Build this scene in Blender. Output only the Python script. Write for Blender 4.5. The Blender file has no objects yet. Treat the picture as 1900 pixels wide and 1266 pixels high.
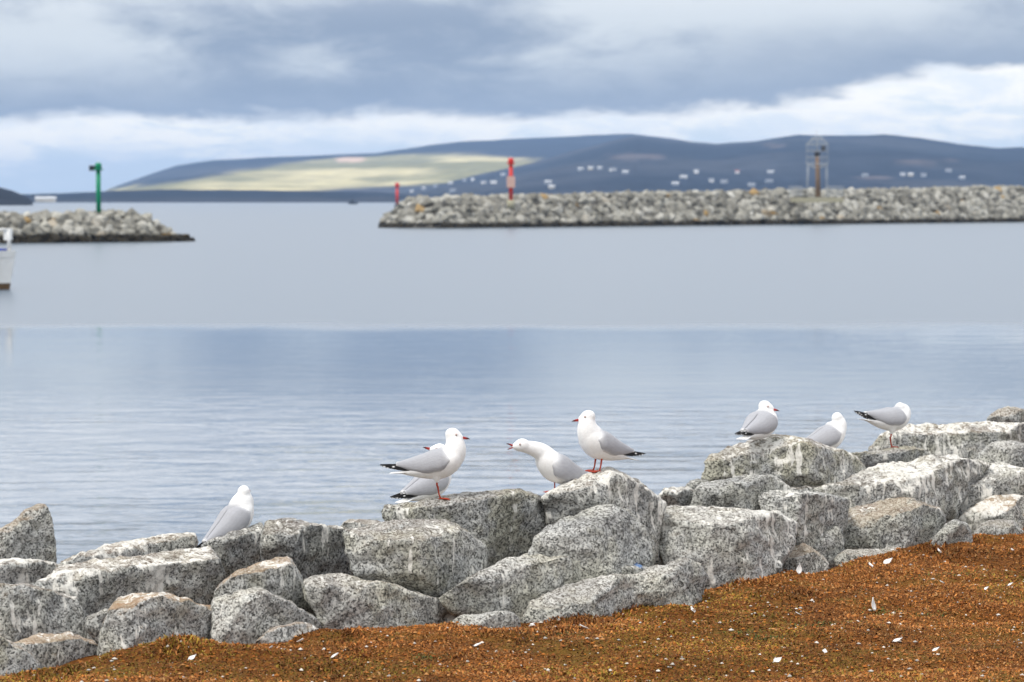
import bpy, bmesh, math, random
import numpy as np
from mathutils import Vector, Matrix
from mathutils.bvhtree import BVHTree
R = math.radians
sc = bpy.context.scene
C = sc.collection

# ------------------------------------------------------------------ camera
CAM_H = 3.3                      # eye height over the water
FPX = 1900 * 100 / 36.0          # focal length in photograph pixels
HOR = 370.0                      # horizon row of the photograph
PITCH = math.atan((633 - HOR) / FPX)
cd = bpy.data.cameras.new('camera')
cd.lens = 100; cd.sensor_width = 36; cd.clip_start = 0.1; cd.clip_end = 40000
cd.dof.use_dof = True; cd.dof.focus_distance = 11.9; cd.dof.aperture_fstop = 6.3
cam = bpy.data.objects.new('camera', cd); C.objects.link(cam)
cam.location = (0, 0, CAM_H); cam.rotation_euler = (R(90) - PITCH, 0, 0)
sc.camera = cam

SUN_EL, SUN_AZ = R(56), R(222)   # azimuth clockwise from +Y
# ------------------------------------------------------------------ node helpers
class NT:
    def __init__(s, tree): s.t = tree; tree.nodes.clear()
    def n(s, typ, ins=None, **props):
        nd = s.t.nodes.new('ShaderNode' + typ)
        for k, v in props.items(): setattr(nd, k, v)
        for k, v in (ins or {}).items():
            sk = nd.inputs[k]
            if isinstance(v, bpy.types.NodeSocket): s.t.links.new(v, sk)
            elif isinstance(v, bpy.types.Node): s.t.links.new(v.outputs[0], sk)
            else:
                if hasattr(sk, 'default_value') and sk.type == 'RGBA' and len(v) == 3: v = (*v, 1)
                sk.default_value = v
        return nd
    def m(s, op, a, b=0.0, c=None, clamp=False):
        ins = {0: a, 1: b}
        if c is not None: ins[2] = c
        return s.n('Math', ins, operation=op, use_clamp=clamp).outputs[0]
    def ramp(s, fac, stops, interp='LINEAR'):
        nd = s.n('ValToRGB', {0: fac}); cr = nd.color_ramp; cr.interpolation = interp
        while len(cr.elements) < len(stops): cr.elements.new(0.5)
        for e, (p, c) in zip(cr.elements, stops):
            e.position = p; e.color = (c, c, c, 1) if not hasattr(c, '__len__') else (*c, 1)
        return nd.outputs[0]
    def mix(s, f, a, b, mode='MIX'):
        nd = s.n('Mix', data_type='RGBA', blend_type=mode)
        for i, v in ((0, f), (6, a), (7, b)):
            if isinstance(v, bpy.types.NodeSocket): s.t.links.new(v, nd.inputs[i])
            else: nd.inputs[i].default_value = v if i == 0 else (*v[:3], 1)
        return nd.outputs[2]
    def sm(s, x, lo, hi):       # smoothstep
        nd = s.n('MapRange', {0: x, 1: lo, 2: hi, 3: 0.0, 4: 1.0}, interpolation_type='SMOOTHSTEP')
        return nd.outputs[0]
    def noise(s, vec, scale, detail=4, rough=0.55, dist=0.0):
        return s.n('TexNoise', {'Vector': vec, 'Scale': scale, 'Detail': detail, 'Roughness': rough, 'Distortion': dist}).outputs[0]
    def mapv(s, vec, scale=(1, 1, 1), loc=(0, 0, 0)):
        return s.n('Mapping', {'Vector': vec, 'Scale': scale, 'Location': loc}).outputs[0]
    def link(s, a, b): s.t.links.new(a, b)

# ------------------------------------------------------------------ world
world = bpy.data.worlds.new('World'); sc.world = world; world.use_nodes = True
w = NT(world.node_tree)
tc = w.n('TexCoord').outputs['Generated']
sky = w.n('TexSky', sky_type='NISHITA', sun_disc=False, sun_elevation=SUN_EL, sun_rotation=SUN_AZ)
sx = w.n('SeparateXYZ', {0: tc}).outputs
X, Z = sx[0], sx[2]
nv = w.mapv(tc, (1, 1, 3.0))
n1 = w.noise(w.mapv(nv, (1, 1, 1), (3.1, 1.7, 0.4)), 11, 6, 0.55)
n2 = w.noise(w.mapv(nv, (1, 1, 1), (7.7, 2.2, 5.4)), 24, 8, 0.6, 0.3)
n3 = w.noise(w.mapv(nv, (1, 1, 1), (1.3, 9.2, 2.4)), 8, 4, 0.5)
n4 = w.noise(w.mapv(nv, (1, 1, 1.5), (4.3, 3.2, 8.4)), 24, 8, 0.62, 0.4)
# lower rim of the dark cloud deck, rising to one side
rim = w.m('ADD', 0.0275, w.m('MULTIPLY', w.m('MINIMUM', w.m('MAXIMUM', w.m('SUBTRACT', X, 0.02), 0.0), 0.2), 0.105))
rimn = w.m('ADD', rim, w.m('MULTIPLY', w.m('SUBTRACT', n2, 0.5), -0.016))
rimn = w.m('ADD', rimn, w.m('MULTIPLY', w.m('SUBTRACT', n1, 0.5), -0.022))
dz = w.m('SUBTRACT', Z, rimn)
deck = w.sm(dz, -0.0012, 0.0042)
up = w.sm(dz, 0.002, 0.032)
lump = w.sm(w.m('ADD', w.m('MULTIPLY', n2, 0.5), w.m('MULTIPLY', n3, 0.6)), 0.42, 0.64)
lumpf = w.m('MULTIPLY', lump, w.m('ADD', 0.12, w.m('MULTIPLY', up, 0.88)), clamp=True)
deckc = w.mix(lumpf, (0.265, 0.325, 0.420), (0.640, 0.685, 0.715))
high = w.sm(Z, 0.058, 0.115)
deckc = w.mix(high, deckc, w.mix(w.sm(n1, 0.35, 0.65), (0.90, 0.95, 1.03), (1.22, 1.22, 1.25)))
# under the deck: pale blue gaps and bright cumulus
below = w.m('MULTIPLY', dz, -1.0)
cum = w.sm(w.m('ADD', n4, w.m('MULTIPLY', w.sm(below, 0.022, 0.0), 0.22)), 0.47, 0.66)
cumw = w.mix(w.sm(n2, 0.35, 0.6), (0.84, 0.88, 0.90), (1.08, 1.04, 0.95))
lowc = w.mix(cum, (0.80, 0.88, 0.93), cumw)
cloudc = w.mix(deck, lowc, deckc)
bgs = w.n('Background', {0: sky.outputs[0], 1: 0.10})
bgc = w.n('Background', {0: cloudc, 1: 1.12})
cov = w.m('ADD', 0.85, w.m('MULTIPLY', w.m('MAXIMUM', deck, cum), 0.15), clamp=True)
ms = w.n('MixShader', {0: cov, 1: bgs.outputs[0], 2: bgc.outputs[0]})
wo = w.n('OutputWorld', {0: ms.outputs[0]})

# ------------------------------------------------------------------ sun
sl = bpy.data.lights.new('sun', 'SUN'); sl.energy = 2.4; sl.angle = R(14); sl.color = (1.0, 0.95, 0.87)
so = bpy.data.objects.new('sun', sl); C.objects.link(so)
sd = Vector((math.sin(SUN_AZ) * math.cos(SUN_EL), math.cos(SUN_AZ) * math.cos(SUN_EL), math.sin(SUN_EL)))
so.rotation_euler = sd.to_track_quat('Z', 'Y').to_euler()
vs = sc.view_settings
vs.view_transform = 'Standard'; vs.look = 'None'; vs.gamma = 1; vs.exposure = 0.10; vs.use_curve_mapping = False
sc.cycles.use_denoising = True
sc.cycles.max_bounces = 6; sc.cycles.diffuse_bounces = 3; sc.cycles.glossy_bounces = 3
sc.cycles.volume_bounces = 0

# ------------------------------------------------------------------ general helpers
CA, SA = math.cos(PITCH), math.sin(PITCH)
def at(px, py, D):
    """point of the place that the photograph shows at (px, py), D metres ahead of the camera"""
    u = (px - 950) / FPX; v = (633 - py) / FPX
    y = CA + v * SA; z = -SA + v * CA
    return Vector((u * D / y, D, CAM_H + z * D / y))
def proj(p):
    y = p[1] * CA - (p[2] - CAM_H) * SA
    z = p[1] * SA + (p[2] - CAM_H) * CA
    return 950 + FPX * p[0] / y, 633 - FPX * z / y

def tag(o, label=None, cat=None, group=None, kind=None):
    if label: o['label'] = label
    if cat: o['category'] = cat
    if group: o['group'] = group
    if kind: o['kind'] = kind
    return o
def obj(name, me, mat=None, parent=None, loc=None):
    o = bpy.data.objects.new(name, me); C.objects.link(o)
    if mat is not None and me is not None and not me.materials: me.materials.append(mat)
    if parent is not None: o.parent = parent
    if loc is not None: o.location = loc
    return o
def empty(name, loc=(0, 0, 0), rz=0.0):
    o = bpy.data.objects.new(name, None); C.objects.link(o)
    o.location = loc; o.rotation_euler = (0, 0, rz); o.empty_display_size = 0.1
    return o
def mesh(name, v, f, smooth=False):
    me = bpy.data.meshes.new(name)
    me.from_pydata([tuple(a) for a in v], [], [tuple(a) for a in f]); me.update()
    if smooth: me.polygons.foreach_set('use_smooth', [True] * len(me.polygons))
    return me
def grid_mesh(name, P, smooth=True):
    """P: array rows x cols x 3"""
    r, c = P.shape[:2]
    idx = np.arange(r * c).reshape(r, c)
    f = np.stack([idx[:-1, :-1], idx[:-1, 1:], idx[1:, 1:], idx[1:, :-1]], -1).reshape(-1, 4)
    return np_mesh(name, P.reshape(-1, 3), f, smooth)
def np_mesh(name, V, F, smooth=False):
    me = bpy.data.meshes.new(name)
    V = np.asarray(V, np.float32); F = np.asarray(F, np.int32); k = F.shape[1]
    me.vertices.add(len(V)); me.vertices.foreach_set('co', V.ravel())
    me.loops.add(F.size); me.loops.foreach_set('vertex_index', F.ravel())
    me.polygons.add(len(F)); me.polygons.foreach_set('loop_start', np.arange(0, F.size, k, dtype=np.int32))
    me.polygons.foreach_set('use_smooth', np.full(len(F), smooth))
    me.update(calc_edges=True); me.validate()
    return me
def set_col(me, cols, name='tint'):
    at_ = me.color_attributes.new(name, 'FLOAT_COLOR', 'POINT')
    cols = np.asarray(cols, np.float32)
    if cols.shape[1] == 3: cols = np.concatenate([cols, np.ones((len(cols), 1), np.float32)], 1)
    at_.data.foreach_set('color', cols.ravel())
def get_co(me):
    a = np.empty(len(me.vertices) * 3, np.float32); me.vertices.foreach_get('co', a); return a.reshape(-1, 3).astype(np.float64)
def get_no(me):
    a = np.empty(len(me.vertices) * 3, np.float32); me.vertex_normals.foreach_get('vector', a); return a.reshape(-1, 3).astype(np.float64)
def get_edges(me):
    a = np.empty(len(me.edges) * 2, np.int32); me.edges.foreach_get('vertices', a); return a.reshape(-1, 2)
def smooth_co(co, ed, it, lam=0.6):
    n = len(co); deg = np.bincount(ed.ravel(), minlength=n).clip(1)[:, None]
    for _ in range(it):
        acc = np.stack([np.bincount(ed[:, 0], co[ed[:, 1], k], n) + np.bincount(ed[:, 1], co[ed[:, 0], k], n) for k in range(3)], 1)
        co = co + lam * (acc / deg - co)
    return co
def vnoise(p, seed=0):
    i = np.floor(p).astype(np.int64); f = p - i; u = f * f * f * (f * (f * 6 - 15) + 10)
    def h(a, b, c):
        x = (a * 73856093) ^ (b * 19349663) ^ (c * 83492791) ^ (seed * 2654435761 + 12345)
        x = x & 0xffffffff
        x = ((x ^ (x >> 15)) * 2246822519) & 0xffffffff
        x = ((x ^ (x >> 13)) * 3266489917) & 0xffffffff
        x = x ^ (x >> 16)
        return x / 2147483648.0 - 1.0
    x, y, z = i.T; ux, uy, uz = u.T
    L = lambda a, b, t: a + (b - a) * t
    return L(L(L(h(x, y, z), h(x + 1, y, z), ux), L(h(x, y + 1, z), h(x + 1, y + 1, z), ux), uy),
             L(L(h(x, y, z + 1), h(x + 1, y, z + 1), ux), L(h(x, y + 1, z + 1), h(x + 1, y + 1, z + 1), ux), uy), uz)
ROT = np.array(Matrix.Rotation(0.9, 3, Vector((1, 2, 3)).normalized()))
def fbm(p, octv=4, seed=0, gain=0.5, lac=2.03, ridged=False):
    a, s = 1.0, 0.0; q = np.asarray(p, np.float64)
    for o in range(octv):
        v = vnoise(q, seed + o * 17)
        if ridged: v = 1 - 2 * np.abs(v)
        s = s + a * v; a *= gain; q = (q @ ROT.T) * lac + 3.7
    return s
def voxel(me, size):
    o = bpy.data.objects.new('voxel_work', me); C.objects.link(o)
    md = o.modifiers.new('r', 'REMESH'); md.mode = 'VOXEL'; md.voxel_size = size
    dg = bpy.context.evaluated_depsgraph_get()
    out = bpy.data.meshes.new_from_object(o.evaluated_get(dg))
    bpy.data.objects.remove(o); bpy.data.meshes.remove(me)
    out.polygons.foreach_set('use_smooth', np.full(len(out.polygons), True))
    return out
def box_into(V, F, c, s, rz=0.0):
    b = len(V); cz, sz = math.cos(rz), math.sin(rz)
    for dx, dy, dz_ in ((-1, -1, -1), (1, -1, -1), (1, 1, -1), (-1, 1, -1), (-1, -1, 1), (1, -1, 1), (1, 1, 1), (-1, 1, 1)):
        x, y = dx * s[0] / 2, dy * s[1] / 2
        V.append((c[0] + x * cz - y * sz, c[1] + x * sz + y * cz, c[2] + dz_ * s[2] / 2))
    for q in ((3, 2, 1, 0), (4, 5, 6, 7), (0, 1, 5, 4), (1, 2, 6, 5), (2, 3, 7, 6), (3, 0, 4, 7)): F.append(tuple(b + i for i in q))
def tube_into(V, F, pts, rad, n=8, cap=True):
    pts = [Vector(p) for p in pts]
    if not hasattr(rad, '__len__'): rad = [rad] * len(pts)
    b0 = len(V)
    for i, p in enumerate(pts):
        t = (pts[min(i + 1, len(pts) - 1)] - pts[max(i - 1, 0)]).normalized()
        a = t.cross(Vector((0, 0, 1)))
        if a.length < 0.05: a = t.cross(Vector((1, 0, 0)))
        a.normalize(); b = t.cross(a).normalized()
        for k in range(n):
            th = 2 * math.pi * k / n; V.append(tuple(p + (a * math.cos(th) + b * math.sin(th)) * rad[i]))
    for i in range(len(pts) - 1):
        for k in range(n):
            F.append((b0 + i * n + k, b0 + i * n + (k + 1) % n, b0 + (i + 1) * n + (k + 1) % n, b0 + (i + 1) * n + k))
    if cap:
        F.append(tuple(b0 + k for k in range(n - 1, -1, -1))); F.append(tuple(b0 + (len(pts) - 1) * n + k for k in range(n)))
def tube(name, pts, rad, mat, parent, n=8, smooth=True):
    V, F = [], []; tube_into(V, F, pts, rad, n); return obj(name, mesh(name, V, F, smooth), mat, parent)
def boxo(name, c, s, mat, parent, rz=0.0):
    V, F = [], []; box_into(V, F, c, s, rz); return obj(name, mesh(name, V, F), mat, parent)

# ------------------------------------------------------------------ materials
def newmat(name):
    m = bpy.data.materials.new(name); m.use_nodes = True; return m, NT(m.node_tree)
def simple(name, col, rough=0.6, var=0.15, scale=6.0, spec=0.3, bump=0.0):
    m, t = newmat(name)
    co = t.n('TexCoord').outputs['Object']
    nz = t.noise(co, scale, 5, 0.6)
    c = t.mix(t.sm(nz, 0.3, 0.7), tuple(v * (1 - var) for v in col), tuple(min(1, v * (1 + var)) for v in col))
    p = t.n('BsdfPrincipled', {'Base Color': c, 'Roughness': rough, 'Specular IOR Level': spec})
    if bump:
        bp = t.n('Bump', {'Height': nz, 'Strength': 1.0, 'Distance': bump}); t.link(bp.outputs[0], p.inputs['Normal'])
    t.n('OutputMaterial', {0: p.outputs[0]}); return m
def tinted(name, rough=0.8, spec=0.1, noise_scale=0, amt=0.2, bump=0.0, trans=0.0):
    m, t = newmat(name)
    c = t.n('VertexColor', layer_name='tint').outputs[0]
    co = t.n('TexCoord').outputs['Object']
    p = t.n('BsdfPrincipled', {'Roughness': rough, 'Specular IOR Level': spec})
    if noise_scale:
        nz = t.noise(co, noise_scale, 6, 0.65)
        c = t.mix(1.0, c, t.ramp(nz, [(0.25, 1 - amt), (0.75, 1 + amt)]), 'MULTIPLY')
        if bump:
            bp = t.n('Bump', {'Height': nz, 'Strength': 1.0, 'Distance': bump}); t.link(bp.outputs[0], p.inputs['Normal'])
    t.link(c, p.inputs['Base Color'])
    t.n('OutputMaterial', {0: p.outputs[0]}); return m

def granite(paint=None):
    """object colour channels: R droppings, G brown cap, B tone (0 dark .. 1 pale), A olive"""
    m, t = newmat('granite')
    oi = t.n('ObjectInfo')
    oc = t.n('SeparateColor', {0: oi.outputs['Color']}).outputs
    alpha = oi.outputs['Alpha']
    co0 = t.n('TexCoord').outputs['Object']
    off = t.n('VectorMath', {0: (37.0, 91.0, 53.0)}, operation='SCALE'); t.link(oi.outputs['Random'], off.inputs['Scale'])
    co = t.n('VectorMath', {0: co0, 1: off.outputs[0]}, operation='ADD').outputs[0]
    geo = t.n('NewGeometry')
    nz_ = t.n('SeparateXYZ', {0: geo.outputs['Normal']}).outputs[2]
    big = t.noise(co, 3.2, 6, 0.6)
    med = t.noise(co, 13, 6, 0.62, 0.4)
    tone = t.m('ADD', t.m('MULTIPLY', oc[2], 0.55), t.m('MULTIPLY', t.sm(big, 0.3, 0.7), 0.45))
    tone = t.m('ADD', tone, t.m('MULTIPLY', t.m('SUBTRACT', med, 0.5), 0.45), clamp=True)
    base = t.mix(tone, (0.150, 0.156, 0.160), (0.46, 0.455, 0.42))
    ol = t.m('MULTIPLY', alpha, t.sm(t.noise(co, 5.1, 5, 0.6), 0.42, 0.62))
    base = t.mix(t.m('MULTIPLY', ol, 0.75), base, (0.27, 0.255, 0.165))
    # crystals
    wv = t.n('VectorMath', {0: co, 1: t.n('VectorMath', {0: t.n('TexNoise', {'Vector': co, 'Scale': 40.0}).outputs['Color'], 1: (0.007, 0.007, 0.007)}, operation='MULTIPLY').outputs[0]}, operation='ADD').outputs[0]
    v1 = t.n('SeparateColor', {0: t.n('TexVoronoi', {'Vector': wv, 'Scale': 140.0}, feature='F1').outputs['Color']}).outputs[0]
    v2 = t.n('SeparateColor', {0: t.n('TexVoronoi', {'Vector': wv, 'Scale': 260.0}, feature='F1').outputs['Color']}).outputs[1]
    fleck = t.noise(co, 92, 4, 0.7)
    sp = t.m('ADD', t.m('MULTIPLY', v1, 0.45), t.m('ADD', t.m('MULTIPLY', v2, 0.25), t.m('MULTIPLY', fleck, 0.55)))
    spf = t.ramp(sp, [(0.34, 0.14), (0.46, 0.46), (0.60, 1.0), (0.74, 1.5), (0.90, 1.8)])
    base = t.mix(1.0, base, spf, 'MULTIPLY')
    # cracks
    wav = t.noise(co, 2.1, 8, 0.7, 1.2)
    crack = t.m('MULTIPLY', t.sm(t.m('ABSOLUTE', t.m('SUBTRACT', wav, 0.5)), 0.008, 0.0), 0.5)
    base = t.mix(crack, base, (0.06, 0.058, 0.05))
    # brown weathering and soil on the caps
    bn = t.noise(co, 9, 7, 0.68)
    bf = t.m('MULTIPLY', t.sm(t.m('ADD', nz_, t.m('MULTIPLY', t.m('SUBTRACT', bn, 0.5), 2.2)), 0.35, 0.9), oc[1], clamp=True)
    base = t.mix(t.m('MULTIPLY', bf, 0.85), base, t.mix(t.sm(bn, 0.4, 0.65), (0.30, 0.165, 0.07), (0.36, 0.27, 0.17)))
    # droppings: runs down the faces and splashes over the tops
    cs = t.mapv(co, (26, 26, 1.7))
    st = t.n('TexNoise', {'Vector': t.n('VectorMath', {0: cs, 1: t.n('VectorMath', {0: t.n('TexNoise', {'Vector': co, 'Scale': 7.0, 'Detail': 3.0}).outputs['Color'], 1: (1.4, 1.4, 0.5)}, operation='MULTIPLY').outputs[0]}, operation='ADD').outputs[0], 'Scale': 1.0, 'Detail': 3.0, 'Roughness': 0.55}).outputs[0]
    msk = t.noise(co, 3.7, 3, 0.5)
    lim = t.m('SUBTRACT', 0.765, t.m('MULTIPLY', oc[0], 0.20))
    run = t.sm(t.m('ADD', st, t.m('MULTIPLY', t.m('SUBTRACT', msk, 0.5), 0.55)), lim, t.m('ADD', lim, 0.045))
    run = t.m('MULTIPLY', run, t.sm(nz_, -0.35, 0.0))
    spn = t.noise(co, 21, 8, 0.72, 0.8)
    lim2 = t.m('SUBTRACT', 0.83, t.m('MULTIPLY', oc[0], 0.27))
    spl = t.sm(t.m('ADD', t.m('ADD', spn, t.m('MULTIPLY', t.m('SUBTRACT', msk, 0.5), 0.5)), t.m('MULTIPLY', t.sm(nz_, 0.2, 0.85), 0.10)), lim2, t.m('ADD', lim2, 0.07))
    spl = t.m('MULTIPLY', spl, t.sm(nz_, 0.0, 0.45))
    grit = t.sm(t.m('ADD', t.m('MULTIPLY', fleck, 0.7), t.m('MULTIPLY', t.noise(co, 33, 5, 0.7), 0.5)), 0.44, 0.66)
    wht = t.m('MULTIPLY', t.m('MAXIMUM', t.m('MULTIPLY', run, t.m('ADD', 0.5, t.m('MULTIPLY', grit, 0.5))), t.m('MULTIPLY', spl, t.m('ADD', 0.12, t.m('MULTIPLY', grit, 0.8)))), 0.95, clamp=True)
    base = t.mix(wht, base, (0.76, 0.74, 0.68))
    if paint is not None:
        dist = t.n('VectorMath', {0: geo.outputs['Position'], 1: tuple(paint)}, operation='SUBTRACT').outputs[0]
        dist = t.n('VectorMath', {0: t.n('VectorMath', {0: dist, 1: (1.0, 1.0, 2.2)}, operation='MULTIPLY').outputs[0]}, operation='LENGTH').outputs['Value']
        pf = t.sm(t.m('ADD', dist, t.m('MULTIPLY', t.m('SUBTRACT', fleck, 0.5), 0.09)), 0.030, 0.012)
        base = t.mix(t.m('MULTIPLY', pf, 0.8), base, (0.06, 0.17, 0.40))
    hgt = t.m('ADD', t.m('MULTIPLY', sp, 0.35), t.m('ADD', t.m('MULTIPLY', t.noise(co, 28, 8, 0.7), 1.6), t.m('MULTIPLY', crack, -1.0)))
    bp = t.n('Bump', {'Height': hgt, 'Strength': 0.8, 'Distance': 0.007})
    p = t.n('BsdfPrincipled', {'Base Color': base, 'Roughness': 0.82, 'Specular IOR Level': 0.25, 'Normal': bp.outputs[0]})
    t.n('OutputMaterial', {0: p.outputs[0]}); return m
GRANITE = granite()

def far_rock():
    m, t = newmat('breakwater_rock')
    oi = t.n('ObjectInfo'); geo = t.n('NewGeometry')
    pos = geo.outputs['Position']
    z = t.n('SeparateXYZ', {0: pos}).outputs[2]
    nz = t.noise(pos, 0.9, 5, 0.6)
    rnd = t.m('FRACT', t.m('ADD', oi.outputs['Random'], t.n('SeparateColor', {0: t.n('VertexColor', layer_name='tint').outputs[0]}).outputs[0]))
    c = t.ramp(rnd, [(0.0, (0.15, 0.145, 0.125)), (0.35, (0.24, 0.232, 0.20)), (0.7, (0.32, 0.31, 0.27)), (0.975, (0.42, 0.41, 0.37)), (0.985, (0.32, 0.22, 0.10)), (1.0, (0.32, 0.22, 0.10))])
    c = t.mix(1.0, c, t.ramp(nz, [(0.3, 0.6), (0.7, 1.25)]), 'MULTIPLY')
    wet = t.sm(t.m('ADD', z, t.m('MULTIPLY', t.m('SUBTRACT', t.noise(pos, 0.6, 4), 0.5), 0.7)), 0.85, 0.45)
    c = t.mix(wet, c, (0.022, 0.018, 0.011))
    p = t.n('BsdfPrincipled', {'Base Color': c, 'Roughness': 0.85, 'Specular IOR Level': 0.2})
    t.n('OutputMaterial', {0: p.outputs[0]}); return m
FAR_ROCK = far_rock()

def water_mat():
    m, t = newmat('harbour_water')
    pos = t.n('NewGeometry').outputs['Position']
    py = t.n('SeparateXYZ', {0: pos}).outputs[1]
    wob = t.noise(t.mapv(pos, (0.14, 0.10, 1)), 1.0, 6, 0.7)
    yy = t.m('ADD', py, t.m('MULTIPLY', t.m('SUBTRACT', wob, 0.5), 9.0))
    breeze = t.sm(yy, 70.0, 76.5)                         # wind-ruffled water beyond the slick
    near = t.sm(yy, 52.0, 22.0)
    rip = t.noise(t.mapv(pos, (0.75, 1.9, 1)), 1.0, 3, 0.5, 0.6)
    fine = t.noise(t.mapv(pos, (2.2, 5.0, 1)), 1.0, 2, 0.5, 0.3)
    swell = t.noise(t.mapv(pos, (0.10, 0.33, 1)), 1.0, 2, 0.5)
    patch = t.sm(t.noise(t.mapv(pos, (0.06, 0.16, 1), (4, 9, 0)), 1.0, 3, 0.5), 0.38, 0.62)
    amp = t.m('ADD', 0.055, t.m('MULTIPLY', near, t.m('ADD', 0.35, t.m('MULTIPLY', patch, 0.9))))
    h = t.m('ADD', t.m('MULTIPLY', t.m('ADD', rip, t.m('MULTIPLY', fine, 0.22)), t.m('MULTIPLY', amp, 0.070)), t.m('MULTIPLY', swell, 0.006))
    bp = t.n('Bump', {'Height': h, 'Strength': 1.0, 'Distance': 1.0})
    rough = t.m('ADD', 0.045, t.m('MULTIPLY', breeze, 0.25))
    p = t.n('BsdfPrincipled', {'Base Color': (0.085, 0.120, 0.160), 'Roughness': rough, 'IOR': 1.36, 'Normal': bp.outputs[0]})
    t.n('OutputMaterial', {0: p.outputs[0]}); return m

# ------------------------------------------------------------------ the setting: water
wm = mesh('water', [(-11000, 6, 0), (11000, 6, 0), (11000, 12000, 0), (-11000, 12000, 0)], [(0, 1, 2, 3)])
tag(obj('water', wm, water_mat()), 'calm blue grey harbour water', kind='structure')

# ------------------------------------------------------------------ ground with the bank under the boulders
GZ = 1.65
EX = np.array([-40, -6, -1.78, -1.45, -0.9, -0.1, 0.55, 1.17, 2.55, 6, 60.])
EY = np.array([-28, 5.8, 10.0, 10.22, 10.62, 11.05, 11.65, 12.4, 14.15, 17.6, 70.])
def edge_y(x): return np.interp(x, EX, EY)
def ground_z(x, y):
    x = np.asarray(x, float); y = np.asarray(y, float)
    s = (y - edge_y(x)) * 0.72
    z = np.where(s < 0, GZ, np.where(s < 1.3, GZ - 0.24 * s, GZ - 0.312 - 0.62 * (s - 1.3)))
    z = np.maximum(z, -1.5)
    P = np.stack([x, y, np.zeros_like(x)], -1).reshape(-1, 3)
    near = 1.0
    b = (0.020 * vnoise(P * 1.7, 3) + 0.020 * vnoise(P * 4.3, 4) + 0.006 * vnoise(P * 15, 5)).reshape(x.shape)
    bump = 0.035 * np.exp(-(((x + 1.22) / 0.17) ** 2 + ((y - 10.33) / 0.16) ** 2))
    return z + b + bump
gx = np.unique(np.concatenate([np.linspace(-40, -3, 40), np.arange(-3, 4.2, 0.03), np.linspace(4.2, 60, 50)]))
gy = np.unique(np.concatenate([np.linspace(-30, 8, 25), np.arange(8, 16, 0.03), np.linspace(16, 85, 60)]))
GXX, GYY = np.meshgrid(gx, gy)
gme = grid_mesh('ground', np.stack([GXX, GYY, ground_z(GXX, GYY)], -1))
gm, t = newmat('rusty_turf')
pos = t.n('NewGeometry').outputs['Position']
a = t.noise(pos, 2.2, 5, 0.6); b = t.noise(pos, 38, 6, 0.7); c_ = t.noise(pos, 120, 4, 0.7)
gc = t.mix(t.sm(b, 0.35, 0.65), (0.085, 0.030, 0.008), (0.26, 0.095, 0.018))
gc = t.mix(t.m('MULTIPLY', t.sm(a, 0.48, 0.66), 0.6), gc, (0.17, 0.115, 0.022))
gc = t.mix(t.sm(c_, 0.62, 0.72), gc, (0.40, 0.17, 0.035))
bp = t.n('Bump', {'Height': t.m('ADD', b, t.m('MULTIPLY', c_, 0.5)), 'Strength': 1.0, 'Distance': 0.02})
p = t.n('BsdfPrincipled', {'Base Color': gc, 'Roughness': 0.95, 'Specular IOR Level': 0.1, 'Normal': bp.outputs[0]})
t.n('OutputMaterial', {0: p.outputs[0]})
ground = tag(obj('ground', gme, gm), 'rust brown turf sloping down under the boulders', kind='structure')

# ------------------------------------------------------------------ far hills
def hill(name, prof, d0, d1, d2, label, cover, seed, rows=70, foot=0.55):
    """ridge with outline prof (photograph pixels) at distance d1, shore at d0, back foot at d2"""
    px = np.arange(prof[0][0], prof[-1][0] + 1, 6.0)
    py = np.interp(px, [q[0] for q in prof], [q[1] for q in prof])
    H = np.maximum((HOR - py) / FPX * d1 + CAM_H, 1.0)
    U = (px - 950) / FPX
    tt = np.linspace(0, 1, rows)
    P = np.zeros((rows, len(px), 3)); T = np.zeros((rows, len(px)))
    for i, q in enumerate(tt):
        if q < 0.72:
            k = q / 0.72; D = d0 + (d1 - d0) * k; f = k ** foot * (0.55 + 0.45 * k) if k > 0 else 0
        else:
            k = (q - 0.72) / 0.28; D = d1 + (d2 - d1) * k; f = 1 - k * k
        P[i, :, 0] = U * D; P[i, :, 1] = D; P[i, :, 2] = H * f; T[i] = q
    n = fbm(P.reshape(-1, 3) * np.array([1 / 420, 1 / 420, 1 / 200]), 5, seed).reshape(rows, len(px))
    damp = np.sin(np.clip(T / 0.72, 0, 1) * math.pi)
    P[..., 2] += n * damp * H[None] * 0.10 + (T > 0) * 2.5 * fbm(P.reshape(-1, 3) / 45.0, 2, seed + 5).reshape(T.shape) * np.clip(damp + 0.25, 0, 1)
    P[0, :, 2] = -1; P[-1, :, 2] = -1
    me = grid_mesh(name, P)
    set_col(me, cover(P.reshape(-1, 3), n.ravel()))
    return tag(obj(name, me, HILL), label, kind='structure'), P
def lerp(a, b, t): return np.asarray(a)[None] + (np.asarray(b) - np.asarray(a))[None] * t[:, None]
def ss(x, a, b): q = np.clip((x - a) / (b - a), 0, 1); return q * q * (3 - 2 * q)
HILL = tinted('bush_covered_hill', 1.0, 0.0, 0.02, 0.35)
def cover_bush(P, n):
    m = ss(fbm(P / 260.0, 4, 91), -0.5, 0.7)
    c = lerp((0.020, 0.023, 0.032), (0.046, 0.047, 0.054), m)
    for cx, cy, rx, ry in ((1180, 291, 75, 9), (1220, 293, 30, 6), (1440, 271, 30, 5), (1610, 330, 60, 5), (1700, 300, 90, 6)):
        x, y = 950 + FPX * P[:, 0] / P[:, 1], HOR - FPX * (P[:, 2] - CAM_H) / P[:, 1]
        q = ss(1 - ((x - cx) / rx) ** 2 - ((y - cy) / ry) ** 2 + 0.5 * fbm(P / 120.0, 3, 5), 0.2, 0.9)[:, None]
        c = c * (1 - 0.7 * q) + np.array((0.15, 0.12, 0.11))[None] * 0.7 * q
    return c
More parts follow.
